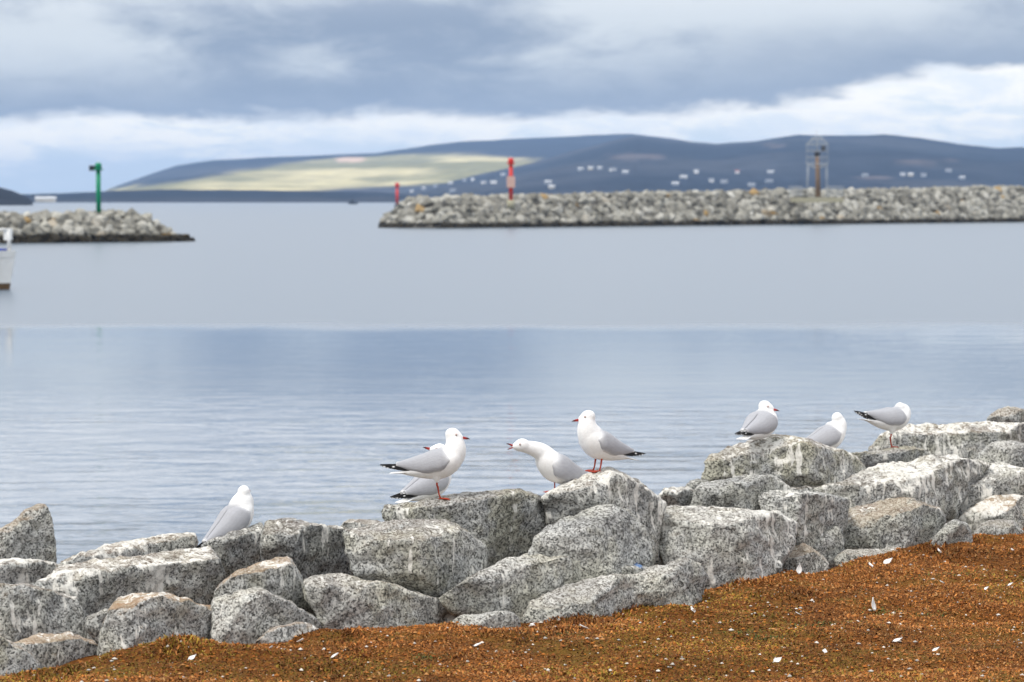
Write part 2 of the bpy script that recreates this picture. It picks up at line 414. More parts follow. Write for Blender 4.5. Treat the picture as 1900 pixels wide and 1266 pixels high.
def cover_sunlit_pasture(P, n):
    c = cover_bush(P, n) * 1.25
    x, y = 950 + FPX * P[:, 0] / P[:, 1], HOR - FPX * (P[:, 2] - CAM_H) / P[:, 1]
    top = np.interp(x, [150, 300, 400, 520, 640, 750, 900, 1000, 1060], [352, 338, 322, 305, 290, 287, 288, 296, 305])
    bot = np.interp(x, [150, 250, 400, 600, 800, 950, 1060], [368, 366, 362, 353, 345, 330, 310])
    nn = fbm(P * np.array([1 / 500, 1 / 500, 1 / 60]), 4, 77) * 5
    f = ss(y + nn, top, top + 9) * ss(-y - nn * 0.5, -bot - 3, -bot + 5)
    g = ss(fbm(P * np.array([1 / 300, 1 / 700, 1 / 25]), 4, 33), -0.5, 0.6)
    pc = lerp((0.24, 0.22, 0.10), (0.60, 0.52, 0.28), g)  # sunlit patch of the slope painted into the pale pasture colour
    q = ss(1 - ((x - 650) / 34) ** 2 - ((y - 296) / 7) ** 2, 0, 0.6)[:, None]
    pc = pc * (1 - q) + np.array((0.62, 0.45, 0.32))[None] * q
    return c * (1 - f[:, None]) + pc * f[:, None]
hill('sunlit_pasture_hill', [(180, 369), (200, 352), (230, 341), (260, 330), (330, 307), (400, 297), (500, 292), (600, 288), (700, 284), (780, 272), (850, 263), (950, 258), (1050, 253), (1120, 250), (1170, 248), (1250, 258), (1350, 275), (1500, 300), (1700, 340)],
     3700, 6500, 8500, 'long pale pasture hill with painted sunlight behind the dark wooded hill', cover_sunlit_pasture, 11, foot=0.8)
hb, HP = hill('wooded_hill', [(560, 370), (640, 365), (700, 360), (800, 342), (900, 322), (1000, 299), (1080, 275), (1150, 258), (1180, 252), (1240, 260), (1330, 267), (1400, 262), (1480, 250), (1560, 252), (1640, 249), (1700, 255), (1780, 268), (1850, 275), (1900, 273), (2000, 262), (2200, 290), (2500, 345)],
     2900, 4700, 6200, 'dark wooded hill with scattered houses across the water', cover_bush, 21)
hill('low_shore', [(-2400, 358), (-1500, 352), (-500, 360), (-200, 362), (50, 361), (150, 357), (210, 354), (300, 352), (420, 353), (560, 354), (700, 357), (800, 364)], 2850, 3300, 3650, 'low wooded far shore at the foot of the pasture hill', lambda P, n: cover_bush(P, n) * 0.8, 31, rows=30)
hill('headland', [(-1900, 372), (-1500, 345), (-1000, 318), (-700, 308), (-400, 306), (-200, 318), (-60, 332), (0, 347), (25, 355), (45, 364), (62, 375)], 1500, 1650, 1850, 'dark headland at the near end of the far shore', lambda P, n: cover_bush(P, n) * 0.45, 41, rows=30)

# ------------------------------------------------------------------ houses on the wooded hill
WALLS = [simple('house_wall_white', (0.70, 0.69, 0.67)), simple('house_wall_cream', (0.52, 0.48, 0.40)), simple('house_wall_grey', (0.33, 0.35, 0.38))]
ROOFS = [simple('roof_pale', (0.60, 0.60, 0.60)), simple('roof_red', (0.35, 0.13, 0.10)), simple('roof_grey', (0.25, 0.26, 0.28))]
hbvh = BVHTree.FromPolygons([v.co for v in hb.data.vertices], [p.vertices[:] for p in hb.data.polygons])
def house_mesh(l, w_, h, rh):
    V, F = [], []; box_into(V, F, (0, 0, h / 2 - .75), (l, w_, h + 1.5))
    rv = [(-l / 2 - .5, -w_ / 2 - .5, h), (l / 2 + .5, -w_ / 2 - .5, h), (l / 2 + .5, w_ / 2 + .5, h), (-l / 2 - .5, w_ / 2 + .5, h), (-l / 2 - .5, 0, h + rh), (l / 2 + .5, 0, h + rh)]
    rf = [(0, 1, 5, 4), (2, 3, 4, 5), (0, 4, 3), (1, 2, 5), (3, 2, 1, 0)]
    return mesh('wall', V, F), mesh('roof', rv, rf)
HM = [[house_mesh(*a) for _ in range(1)][0] for a in ((6, 5, 2.6, 1.4), (7.5, 5, 2.4, 1.3), (5, 4.5, 2.8, 1.4))]
houses = [(697, 349, 0), (764, 357, 0), (786, 353, 2), (836, 342, 0), (840, 357, 2), (862, 337, 2), (877, 336, 0), (898, 341, 0), (916, 341, 0), (933, 327, 2), (1017, 341, 2), (1024, 350, 1), (1077, 317, 2), (1096, 315, 1), (1113, 315, 2), (1137, 317, 0), (1161, 322, 2), (1268, 331, 0), (1292, 322, 0), (1320, 338, 0), (1344, 340, 2), (1253, 344, 2), (1368, 322, 3), (1430, 322, 2), (1427, 339, 2), (1395, 346, 2), (1675, 326, 0), (1690, 327, 1), (1714, 328, 2), (1760, 319, 2), (1605, 328, 2), (725, 353, 2), (808, 348, 2), (1785, 333, 2)]
rng = random.Random(5)
HLAB = {0: ('small white house among dark trees on the wooded hillside', 'white houses on the wooded hillside'),
        1: ('small cream house among dark trees on the wooded hillside', 'cream houses on the wooded hillside'),
        2: ('small grey house among dark trees on the wooded hillside', 'grey houses on the wooded hillside'),
        3: ('small house with red roof on the wooded hillside', None)}
for px, py, k in houses:
    o0 = Vector((0, 0, CAM_H)); d = (at(px, py, 1000) - o0).normalized()
    hit = hbvh.ray_cast(o0, d)[0]
    if hit is None: continue
    h = empty('house', hit, rng.uniform(-0.5, 0.5)); lab, grp = HLAB[k]; tag(h, lab, 'house', grp)
    i = rng.randrange(3); wmesh, rmesh = HM[i]
    for nm, me_, mt in (('wall', wmesh, WALLS[0 if k == 3 else k]), ('roof', rmesh, ROOFS[1] if k == 3 else ROOFS[rng.choice((0, 2))])):
        o = obj(nm, me_, None, h)
        if not me_.materials: me_.materials.append(mt)
        o.material_slots[0].link = 'OBJECT'; o.material_slots[0].material = mt
# long pale shed on the far shore
sp_ = at(85, 372, 2870); sh = empty('shore_shed', (sp_.x, 2870, 1.0)); tag(sh, 'long pale shed on the low far shore near the headland', 'shed')
wmesh, rmesh = house_mesh(20, 10, 3.2, 1.8)
obj('wall', wmesh, WALLS[1], sh); obj('roof', rmesh, ROOFS[0], sh)

# ------------------------------------------------------------------ breakwaters
def hull_mesh(name, pts):
    bm = bmesh.new()
    for q in pts: bm.verts.new(q)
    r = bmesh.ops.convex_hull(bm, input=bm.verts)
    bmesh.ops.delete(bm, geom=[g for g in r['geom_interior'] if isinstance(g, bmesh.types.BMVert)], context='VERTS')
    bmesh.ops.recalc_face_normals(bm, faces=bm.faces)
    me = bpy.data.meshes.new(name); bm.to_mesh(me); bm.free(); return me
rr = random.Random(12)
ROCKV = []
for k in range(9):
    pts = []
    for i in range(18):
        v = Vector((rr.gauss(0, 1), rr.gauss(0, 1), rr.gauss(0, 1))).normalized()
        v = Vector((v.x * 0.56 * rr.uniform(.85, 1.1), v.y * 0.5 * rr.uniform(.85, 1.1), v.z * 0.46 * rr.uniform(.85, 1.1))); pts.append(v)
    ROCKV.append(hull_mesh('rock', pts))
CORE = simple('rubble_core', (0.07, 0.065, 0.055), 0.95)
def breakwater(label, A, B, hA, hB, slope, topw, size, seed, end=1.0):
    """A: tip at the waterline, B: far end; both on the waterline of the face seen; h: crest heights"""
    rg = random.Random(seed)
    A, B = Vector((A[0], A[1], 0)), Vector((B[0], B[1], 0)); L = (B - A).length; u = (B - A) / L
    nrm = Vector((u.y, -u.x, 0));
    if nrm.y > 0: nrm = -nrm          # towards the harbour
    root = empty('breakwater', (A.x, A.y, 0)); tag(root, label, 'breakwater')
    def crest(s): return min(hA + (hB - hA) * s / L, max(0.1, s / end))
    # core: cross-sections along the length
    V, F = [], []; secs = [0.4, end * hA * 0.5, end * hA, L * 0.5, L]
    for s in secs:
        h = crest(s) - size * 0.55; base = A + u * s - A
        for off, z in ((-0.3, -0.6), (-(slope * max(h, .1)), max(h, .02)), (-(slope * max(h, .1) + topw), max(h, .02)), (-(2 * slope * max(h, .1) + topw), -0.6)):
            V.append(tuple(base + nrm * off + Vector((0, 0, z))))
    for i in range(len(secs) - 1):
        for k in range(4): F.append((i * 4 + k, i * 4 + (k + 1) % 4, i * 4 + 4 + (k + 1) % 4, i * 4 + 4 + k))
    F.append((0, 1, 2, 3)); F.append(tuple(len(secs) * 4 - 4 + k for k in (3, 2, 1, 0)))
    obj('core', mesh('core', V, F), CORE, root)
    spots = []
    s = 0.2
    step = size * 0.80
    while s < L:
        h = crest(s); nrow = max(1, int(round(h * math.hypot(1, slope) / (size * 0.66))))
        for k in range(nrow + 1):
            f = k / nrow; z = h * f - size * 0.30; ss_ = s + rg.uniform(-.3, .3) * size + (0.4 * size if k % 2 else 0)
            if crest(ss_) < h * f - 0.2: continue
            spots.append((ss_, -slope * h * f + rg.uniform(-.15, .2) * size, z + rg.uniform(-.12, .12) * size, k))
        for k in range(1, int(topw / size) + 1): spots.append((s, -slope * h - k * size, h - size * 0.4 + rg.uniform(-.1, .1) * size, 99))
        if s < end * hA + 1:                                      # rounded head
            for k in range(5):
                q = -slope * h - topw - k * size * .8
                spots.append((s, q, max(h - k * size * .5, 0) - .2 * size, 98))
        s += step
    front = [q for q in spots if q[3] < 90]; rest = [q for q in spots if q[3] >= 90]
    front, extra = front[:300], front[300:]; rest += extra
    def xf(q):
        sc_ = size * rg.uniform(0.85, 1.35)
        p_ = u * q[0] + nrm * q[1] + Vector((0, 0, q[2]))
        return Matrix.Translation(p_) @ Matrix.Rotation(rg.uniform(0, 6.28), 4, 'Z') @ Matrix.Rotation(rg.uniform(-.5, .5), 4, 'X') @ Matrix.Diagonal((sc_ * rg.uniform(.9, 1.25), sc_, sc_, 1))
    for q in front:
        o = obj('rock', rg.choice(ROCKV), FAR_ROCK, root); o.matrix_local = xf(q)
    V, F, K = [], [], []
    for q in rest:
        me = rg.choice(ROCKV); K += [rg.random()] * len(me.vertices); M = xf(q); b = len(V)
        V += [tuple(M @ v.co) for v in me.vertices]; F += [tuple(b + i for i in p_.vertices) for p_ in me.polygons]
    if V:
        rme = mesh('rubble', V, F); set_col(rme, np.repeat(np.array(K)[:, None], 3, 1)); tag(obj('rubble', rme, FAR_ROCK, root), kind='stuff')
    return root
def on_water(px, py): D = CAM_H * FPX / (py - HOR); q = at(px, py, D); return q.x, q.y
Ar = on_water(812, 424); Br = on_water(2010, 411)
breakwater('long grey rock breakwater carrying the red beacon and the mast', Ar, Br, 3.5, 5.2, 1.25, 4.5, 1.35, 7, end=1.3)
Al = on_water(368, 448); Bl = on_water(-190, 454)
breakwater('shorter grey rock breakwater with the green beacon', Al, Bl, 2.35, 2.1, 1.3, 3.0, 0.86, 9, end=1.45)

# ------------------------------------------------------------------ beacons and mast
RED = simple('beacon_red', (0.55, 0.035, 0.025), 0.45); GREEN = simple('beacon_green', (0.0, 0.20, 0.095), 0.45)
PALE = simple('pale_paint', (0.70, 0.68, 0.64), 0.5); DARK = simple('dark_metal', (0.03, 0.03, 0.035), 0.5)
GALV = simple('galvanised_steel', (0.38, 0.40, 0.41), 0.45); TIMBER = simple('weathered_pole', (0.19, 0.13, 0.09), 0.8, 0.3)
CONC = simple('lichened_concrete', (0.33, 0.31, 0.22), 0.9, 0.25)
BOARD = simple('faded_board', (0.50, 0.33, 0.28), 0.7)
def beacon(name, p, h, r, mat, label, cat='beacon', panel=None, base_mat=None, base_h=0.0, solar=False):
    root = empty(name, p); tag(root, label, cat)
    tube('base', [(0, 0, -1.0), (0, 0, base_h + .02)], r * 1.9, base_mat or CONC, root, 12)
    tube('pole', [(0, 0, base_h), (0, 0, h * .84)], r, mat, root, 14)
    tube('platform', [(0, 0, h * .835), (0, 0, h * .855)], r * 2.1, mat, root, 14)
    ln = tube('lantern', [(0, 0, h * .855), (0, 0, h * .95), (0, 0, h * .97)], [r * 1.45, r * 1.35, r * .7], mat, root, 12)
    tube('finial', [(0, 0, h * .965), (0, 0, h)], r * .22, PALE, ln, 6)
    if panel: boxo('number_board', (0, -r * 1.25, h * panel), (r * 4.0, r * .25, h * .26), BOARD, root)
    if solar: boxo('solar_panel', (-r * 2.6, -r * .5, h * .87), (r * 2.4, r * .5, r * 2.2), DARK, root, 0.3)
    return root
g = at(183, 398, 222); beacon('channel_beacon', (g.x, 222, 2.0), at(183, 299, 222).z - 2.0, 0.185, GREEN, 'green channel beacon post on the shorter breakwater', solar=True)
g = at(948, 366, 331); beacon('channel_beacon', (g.x, 331, 3.2), at(948, 291, 331).z - 3.2, 0.24, RED, 'red channel beacon post standing on the long breakwater', panel=.42)
D2 = 960; g = at(737, 388, D2); beacon('channel_beacon', (g.x, D2, 0.0), at(737, 338, D2).z, 0.52, RED, 'red channel beacon rising straight out of the water', base_mat=DARK, base_h=1.6)
# mast
D3 = 372; g = at(1516, 362, D3); zb = g.z - 0.9
mast = empty('signal_mast', (g.x, D3, zb)); tag(mast, 'brown signal mast with wire cage and fenced base on the long breakwater', 'mast')
zt = lambda py: at(1516, py, D3).z - zb
mpx = D3 / FPX
boxo('slab', (0, 0, 0.25), (6.6, 3.0, 0.6), CONC, mast)
tube('pole', [(0.15, 0, 0.6), (0, 0, zt(288))], [0.34, 0.27], TIMBER, mast, 12)
tube('pole_cap', [(0, 0, zt(289)), (0, 0, zt(282))], 0.38, DARK, mast, 12)
tube('antenna', [(0, 0, zt(283)), (-0.1, 0, zt(243))], [0.05, 0.03], GALV, mast, 6)
cr_ = 1.45
V, F = [], []
for k in range(12):
    a_ = k * math.pi / 6; x, y = math.cos(a_), math.sin(a_)
    tube_into(V, F, [(x * .35, y * .35, zt(312)), (x * cr_, y * cr_, zt(304)), (x * cr_, y * cr_, zt(268)), (x * .5, y * .5, zt(254))], 0.026, 5)
for py_, rad in ((304, cr_), (292, cr_), (280, cr_), (268, cr_), (258, .75)):
    tube_into(V, F, [(math.cos(q * math.pi / 12) * rad, math.sin(q * math.pi / 12) * rad, zt(py_)) for q in range(25)], 0.026, 5, False)
obj('cage', mesh('cage', V, F), GALV, mast)
boxo('instrument_box', (0.75, -0.2, zt(276)), (0.5, 0.5, 0.7), DARK, mast)
for sx_ in (-1, 1):
    for sy_ in (-1, 1): tube('stay', [(sx_ * 1.3, sy_ * 1.0, 0.7), (sx_ * 1.2, sy_ * .8, zt(306))], 0.035, GALV, mast, 5)
for x0, x1 in ((-3.8, -2.0), (1.0, 3.3)):
    V, F = [], []
    for i in range(14): tube_into(V, F, [(x0 + (x1 - x0) * i / 13, -1.3, 0.75), (x0 + (x1 - x0) * i / 13, -1.3, 2.0)], 0.022, 4)
    for z_ in (0.85, 1.2, 1.6, 2.0): tube_into(V, F, [(x0, -1.3, z_), (x1, -1.3, z_)], 0.03, 4)
    obj('fence_panel', mesh('fence_panel', V, F), GALV, mast)

# ------------------------------------------------------------------ vessels
WHITE_GEL = simple('white_gelcoat', (0.72, 0.72, 0.70), 0.3, 0.05, spec=0.5); BLUE = simple('blue_cover', (0.05, 0.08, 0.35), 0.7)
BROWNB = simple('brown_antifouling', (0.10, 0.06, 0.028), 0.7); TIMB = simple('rubbing_strake', (0.30, 0.21, 0.12), 0.6)
def boat_hull(L, beam, free, draft, n=18, z0=None, z1=None):
    """closed shell between two heights; bow at +x"""
    V, F = [], []; m = 7
    for i in range(n + 1):
        s = i / n; x = -L + L * s
        wf = beam / 2 * (1 - max(0, (s - .45) / .55) ** 2.6) + 0.06
        for k in range(m):
            f = k / (m - 1); z = z0 + (z1 - z0) * f
            q = (z + draft) / (free + draft); flare = 0.62 + 0.38 * q ** .7
            V.append((x + 0.32 * q * s, -wf * flare, z)); V.append((x + 0.32 * q * s, wf * flare, z))
    for i in range(n):
        for k in range(m - 1):
            a_ = (i * m + k) * 2; b_ = ((i + 1) * m + k) * 2
            F.append((a_, b_, b_ + 2, a_ + 2)); F.append((a_ + 1, a_ + 3, b_ + 3, b_ + 1))
        a_ = i * m * 2; b_ = (i + 1) * m * 2; F.append((a_, a_ + 1, b_ + 1, b_))
        a_ += (m - 1) * 2; b_ += (m - 1) * 2; F.append((a_, b_, b_ + 1, a_ + 1))
    for i in (0, n):
        for k in range(m - 1):
            a_ = (i * m + k) * 2; F.append((a_, a_ + 2, a_ + 3, a_ + 1) if i == 0 else (a_, a_ + 1, a_ + 3, a_ + 2))
    return mesh('hull', V, F, False)
Db = 104; bx_ = at(22, 540, Db).x - 0.18
boat = empty('moored_boat', (bx_, Db, 0), R(-6)); tag(boat, 'white moored boat with bow rail floating off the shorter breakwater', 'boat')
HB = boat_hull(8.5, 2.9, 1.25, .5, z0=.24, z1=1.18); obj('hull', HB, WHITE_GEL, boat)
obj('antifouling', boat_hull(8.5, 2.86, 1.25, .5, z0=-.4, z1=.235), BROWNB, boat)
gun = obj('gunwale', boat_hull(8.56, 3.12, 1.25, .5, z0=1.185, z1=1.42), WHITE_GEL, boat)
obj('deck_cover', boat_hull(7.6, 2.2, 1.25, .5, z0=1.425, z1=1.50), BLUE, boat, (-.35, 0, 0))
for x in (0.1, -0.42, -1.2, -2.2):
    for s_ in (-1, 1): tube('rail_post', [(x, s_ * (.10 + .36 * min(1, (0.1 - x)) ** .8), 1.40), (x, s_ * (.10 + .36 * min(1, (0.1 - x)) ** .8), 2.2)], 0.045, WHITE_GEL, boat, 6)
tube('rail', [(-2.2, -.46, 2.2), (-1.2, -.46, 2.2), (-.42, -.31, 2.2), (.1, -.10, 2.2), (.1, .10, 2.2), (-.42, .31, 2.2), (-1.2, .46, 2.2), (-2.2, .46, 2.2)], 0.045, WHITE_GEL, boat, 6)
boxo('bow_light', (0.06, 0, 2.02), (0.26, 0.26, 0.42), WHITE_GEL, boat)
cab = boxo('cabin', (-4.6, 0, 2.2), (2.6, 1.9, 1.6), WHITE_GEL, boat)
for s_ in (-1, 1): boxo('cabin_window', (-4.6, s_ * .96, 2.5), (1.9, .03, .55), DARK, boat)
Ds = 1900; vx = at(663, 376, Ds).x
ves = empty('distant_vessel', (vx, Ds, 0), R(10)); tag(ves, 'tiny dark vessel with short mast far out near the opposite shore', 'vessel')
obj('hull', boat_hull(6, 2.6, 1.4, .5, z0=-.4, z1=1.4), DARK, ves)
boxo('wheelhouse', (-3.4, 0, 2.2), (2.0, 1.7, 1.7), DARK, ves); tube('mast', [(-3.0, 0, 3), (-3.0, 0, 5.2)], .12, DARK, ves, 6)

# ------------------------------------------------------------------ boulders of the near sea wall
# (outline(s) in photograph pixels, distance, options, label)
B = []
def bd(outs, D, label, g=0.5, br=0.2, tone=0.5, ol=0.3, ext=0, tf=1.0, tb=1.0, lean=0.45, ridge=(), cuts=5, seed=None, rough=1.0):
    if not isinstance(outs[0][0], (tuple, list)): outs = [outs]
    B.append(dict(outs=outs, D=D, label=label, g=g, br=br, tone=tone, ol=ol, ext=ext, tf=tf, tb=tb, lean=lean, ridge=ridge, cuts=6 if not ridge else 4, drop=0.62 if ridge else 0.5, seed=seed if seed is not None else len(B) + 1, rough=rough))
bd([(-35, 1008), (0, 985), (38, 952), (60, 935), (78, 930), (92, 940), (99, 965), (98, 1000), (106, 1040), (40, 1062), (-35, 1062)], 11.8, 'upright pointed grey boulder like a horn with brown tip', g=.35, br=.5, tone=.45, lean=.15, tf=.8)
bd([(112, 1042), (200, 1010), (300, 992), (345, 985), (362, 990), (366, 1008), (350, 1026), (250, 1045), (130, 1066)], 12.05, 'low whitewashed slab between the horn shaped boulder and the lone gull', g=.95, br=.35, tone=.6, lean=1.2)
bd([(55, 1080), (115, 1048), (250, 1035), (330, 1020), (388, 1010), (411, 1065), (380, 1105), (330, 1108), (240, 1105), (190, 1120), (150, 1132), (95, 1105)], 11.3, 'long droppings covered slab in front of the horn shaped boulder', g=.95, br=.3, tone=.55, lean=.9, ridge=[(240, 1062, .14), (340, 1050, .12)], ext=20)
bd([(-40, 1040), (0, 1036), (85, 1040), (125, 1052), (110, 1085), (40, 1095), (-40, 1095)], 11.45, 'white splashed flat boulder at the foot of the horn shaped boulder', g=1.0, br=.3, tone=.6, lean=.9)
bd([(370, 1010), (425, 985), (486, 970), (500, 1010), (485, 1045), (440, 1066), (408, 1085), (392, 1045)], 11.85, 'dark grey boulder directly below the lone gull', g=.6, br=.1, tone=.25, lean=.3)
bd([(486, 985), (494, 963), (535, 961), (600, 975), (645, 980), (668, 1000), (672, 1050), (640, 1070), (560, 1075), (510, 1045), (484, 1025)], 11.55, 'dark steep faced boulder with long white runs beside the lone gull', g=.75, br=.2, tone=.2, lean=.25, ext=10, seed=66)
bd([(640, 985), (700, 970), (800, 965), (830, 968), (868, 988), (898, 1010), (903, 1040), (880, 1065), (840, 1075), (775, 1088), (720, 1082), (665, 1065), (650, 1020)], 11.35, 'broad grey block under the perch of the tall red legged gull, overhanging a dark hollow', g=.55, br=.2, tone=.4, ol=.5, lean=.6, ridge=[(690, 1010, .16), (800, 1012, .18), (870, 1022, .12)], cuts=3, tf=.9)
bd([(622, 985), (640, 963), (662, 962), (700, 972), (714, 968), (715, 990), (640, 995)], 12.1, 'small boulder peeping over the broad grey block', g=.7, br=.3, tone=.4)
bd([(708, 950), (714, 936), (760, 928), (850, 921), (905, 908), (955, 908), (1000, 920), (1040, 948), (1046, 958), (1010, 1000), (975, 1028), (915, 1052), (890, 1012), (830, 972), (770, 970), (714, 966)], 11.75, 'wide boulder on which the tall red legged gull stands', g=.55, br=.15, tone=.35, ol=.6, lean=.35, ridge=[(760, 952, .12), (900, 945, .16), (970, 950, .12)], tb=1.5, cuts=3, ext=0)
bd([(392, 1100), (430, 1062), (500, 1035), (535, 1030), (548, 1050), (570, 1100), (592, 1145), (570, 1155), (530, 1130), (480, 1112), (420, 1110)], 11.05, 'brown topped small boulder leaning against the dark steep faced boulder', g=.55, br=.7, tone=.55, ol=.5)
bd([(392, 1108), (440, 1095), (490, 1092), (540, 1118), (590, 1150), (600, 1185), (520, 1215), (440, 1225), (388, 1215), (415, 1145)], 10.72, 'smooth pale boulder right of the orange capped boulder', g=.3, br=.15, tone=.6, ol=.3)
bd([(563, 1078), (570, 1068), (640, 1066), (700, 1080), (780, 1100), (800, 1108), (850, 1118), (877, 1135), (882, 1175), (800, 1195), (700, 1205), (620, 1205), (590, 1155), (575, 1110)], 11.1, 'long pale boulder below the dark hollow at the turf edge', g=.4, br=.2, tone=.72, ol=.6, ridge=[(660, 1110, .12), (790, 1140, .10)])
bd([(836, 1160), (850, 1140), (930, 1132), (955, 1135), (970, 1160), (970, 1195), (880, 1200), (836, 1195)], 10.98, 'small low grey stone at the turf edge below the fan shaped boulder', g=.2, br=.1, tone=.65)
bd([(470, 1195), (500, 1162), (560, 1152), (592, 1165), (610, 1190), (600, 1220), (490, 1225)], 10.62, 'tan low stone bedded in turf below the smooth pale boulder', g=.45, br=.5, tone=.6, ol=.5)
bd([(183, 1205), (195, 1150), (215, 1105), (245, 1095), (290, 1098), (330, 1115), (400, 1140), (424, 1135), (412, 1165), (396, 1200), (340, 1225), (225, 1250), (185, 1245)], 10.5, 'rounded boulder with orange brown cap at the turf edge', g=.75, br=.95, tone=.65, ol=.4, ridge=[(280, 1130, .12)])
bd([(-40, 1085), (0, 1080), (45, 1080), (80, 1095), (140, 1108), (158, 1150), (165, 1185), (100, 1190), (50, 1195), (-40, 1200)], 10.85, 'square grey boulder with white runs beside the orange capped boulder', g=.7, br=.3, tone=.45, lean=.25)
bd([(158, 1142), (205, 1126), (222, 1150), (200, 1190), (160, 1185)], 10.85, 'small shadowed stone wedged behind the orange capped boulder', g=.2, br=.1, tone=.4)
bd([(25, 1190), (80, 1175), (130, 1172), (175, 1190), (195, 1215), (195, 1255), (90, 1262), (30, 1255), (12, 1205)], 10.25, 'tan flat boulder in front of the square grey boulder', g=.6, br=.75, tone=.6, lean=.9)
bd([(-40, 1165), (15, 1183), (60, 1213), (78, 1238), (70, 1285), (0, 1300), (-40, 1290)], 10.0, 'olive grey boulder with white run beside the tan flat boulder', g=.6, br=.4, tone=.5, ol=.8)
bd([(1005, 925), (1040, 910), (1060, 890), (1090, 875), (1135, 869), (1160, 880), (1200, 905), (1235, 930), (1228, 955), (1212, 970), (1200, 1000), (1140, 990), (1060, 975), (1030, 955)], 12.05, 'white streaked boulder under the two legged gull facing the caller', g=.95, br=.25, tone=.45, lean=.3, ridge=[(1110, 905, .12)], ext=0)
bd([(980, 1025), (1000, 995), (1040, 960), (1090, 938), (1140, 933), (1170, 945), (1195, 975), (1213, 1005), (1214, 1040), (1200, 1065), (1100, 1080), (988, 1060)], 11.65, 'fan shaped clean grey boulder with rounded top', g=.3, br=.05, tone=.6, ol=.4, lean=.35, cuts=3, ridge=[(1090, 985, .10), (1150, 985, .10)])
bd([(810, 1108), (870, 1080), (930, 1040), (985, 1022), (1060, 1030), (1150, 1045), (1205, 1060), (1180, 1090), (1100, 1100), (1050, 1105), (985, 1130), (968, 1150), (880, 1140), (840, 1120)], 11.4, 'long sloping pale boulder in front of the fan shaped boulder', g=.35, br=.1, tone=.68, ol=.5, lean=.5, ridge=[(960, 1060, .14), (1060, 1055, .1)], cuts=3)
bd([[(966, 1150), (985, 1115), (1040, 1087), (1100, 1076), (1190, 1068), (1235, 1090), (1220, 1130), (1150, 1165), (1050, 1180), (972, 1180)], [(1140, 1085), (1200, 1060), (1268, 1035), (1300, 1050), (1312, 1078), (1290, 1115), (1220, 1140), (1150, 1140)]], 11.45, 'long saddle shaped boulder at the turf edge with blue paint smear', g=.3, br=.15, tone=.62, ol=.4, lean=.5)
bd([(1205, 975), (1222, 940), (1240, 934), (1330, 938), (1440, 948), (1475, 970), (1474, 1010), (1440, 1062), (1350, 1090), (1290, 1095), (1238, 1062), (1245, 1000)], 12.35, 'large whitewashed table topped boulder in the middle of the wall', g=.85, br=.15, tone=.5, lean=.85, ridge=[(1250, 985, .14), (1350, 1000, .2), (1440, 995, .14)], cuts=3)
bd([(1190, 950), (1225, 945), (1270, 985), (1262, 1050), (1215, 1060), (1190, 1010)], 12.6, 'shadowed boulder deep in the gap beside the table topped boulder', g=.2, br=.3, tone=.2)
bd([(1220, 918), (1240, 905), (1275, 903), (1295, 915), (1285, 940), (1228, 942)], 13.0, 'small white splashed stone behind the table topped boulder', g=1.0, br=.2, tone=.45)
bd([(1268, 908), (1280, 891), (1305, 887), (1325, 900), (1310, 925), (1275, 925)], 13.3, 'small plain grey stone below the perch of the sitting gull', g=.2, br=.05, tone=.45)
bd([(1280, 938), (1300, 895), (1360, 885), (1430, 879), (1465, 905), (1455, 955), (1350, 955)], 13.0, 'grey boulder between the table topped boulder and the sitting gull', g=.55, br=.05, tone=.42, lean=.6)
bd([(1303, 888), (1312, 850), (1340, 835), (1365, 830), (1390, 818), (1433, 810), (1476, 813), (1500, 822), (1540, 832), (1582, 846), (1606, 872), (1540, 890), (1465, 898), (1430, 900), (1395, 890)], 13.6, 'broad domed boulder under the sitting gull', g=.8, br=.25, tone=.38, ol=.7, lean=.45, ridge=[(1400, 845, .14), (1500, 850, .14)], tb=1.3, cuts=3)
bd([(1560, 848), (1590, 835), (1640, 834), (1680, 825), (1715, 832), (1730, 850), (1660, 872), (1590, 875)], 14.5, 'low dark boulder under the one legged gull with raised tail', g=.6, br=.15, tone=.28, ol=.7, lean=.6)
bd([(1618, 838), (1640, 805), (1700, 790), (1760, 785), (1820, 780), (1915, 782), (1950, 800), (1945, 855), (1880, 870), (1820, 862), (1740, 858), (1690, 850)], 15.0, 'long high wall like boulder covered in pale runs', g=1.0, br=.3, tone=.35, ol=.5, lean=.2, cuts=2, ridge=[(1760, 802, .12), (1860, 800, .12)])
bd([(1822, 790), (1850, 762), (1870, 753), (1897, 760), (1945, 778), (1945, 800), (1840, 800)], 15.6, 'pointed boulder behind the long high wall like boulder', g=.5, br=.3, tone=.4)
bd([(1435, 912), (1540, 885), (1600, 868), (1650, 858), (1700, 850), (1760, 842), (1810, 848), (1835, 860), (1775, 890), (1725, 910), (1690, 935), (1600, 945), (1500, 940), (1450, 935)], 13.85, 'long ridged slab with white splashes below the one legged gull', g=.95, br=.2, tone=.5, ol=.4, lean=.9, ridge=[(1560, 900, .14), (1680, 880, .14)], cuts=3)
bd([(1395, 910), (1450, 905), (1530, 915), (1572, 925), (1570, 965), (1550, 1000), (1500, 1030), (1465, 985), (1435, 950)], 13.05, 'grey boulder with a long white run beside the table topped boulder', g=.7, br=.05, tone=.45, lean=.4)
bd([(1555, 980), (1575, 945), (1650, 922), (1690, 922), (1745, 945), (1753, 966), (1738, 992), (1712, 1022), (1640, 1040), (1580, 1036), (1558, 1010)], 13.5, 'blocky grey boulder with brown cap at the turf edge', g=.5, br=.45, tone=.52, ol=.4, ridge=[(1620, 965, .12), (1715, 962, .12)], cuts=3)
bd([(1490, 1020), (1525, 975), (1555, 970), (1566, 1000), (1568, 1045), (1540, 1060), (1500, 1060)], 13.1, 'slim grey stone left of the blocky brown capped boulder', g=.2, br=.05, tone=.45)
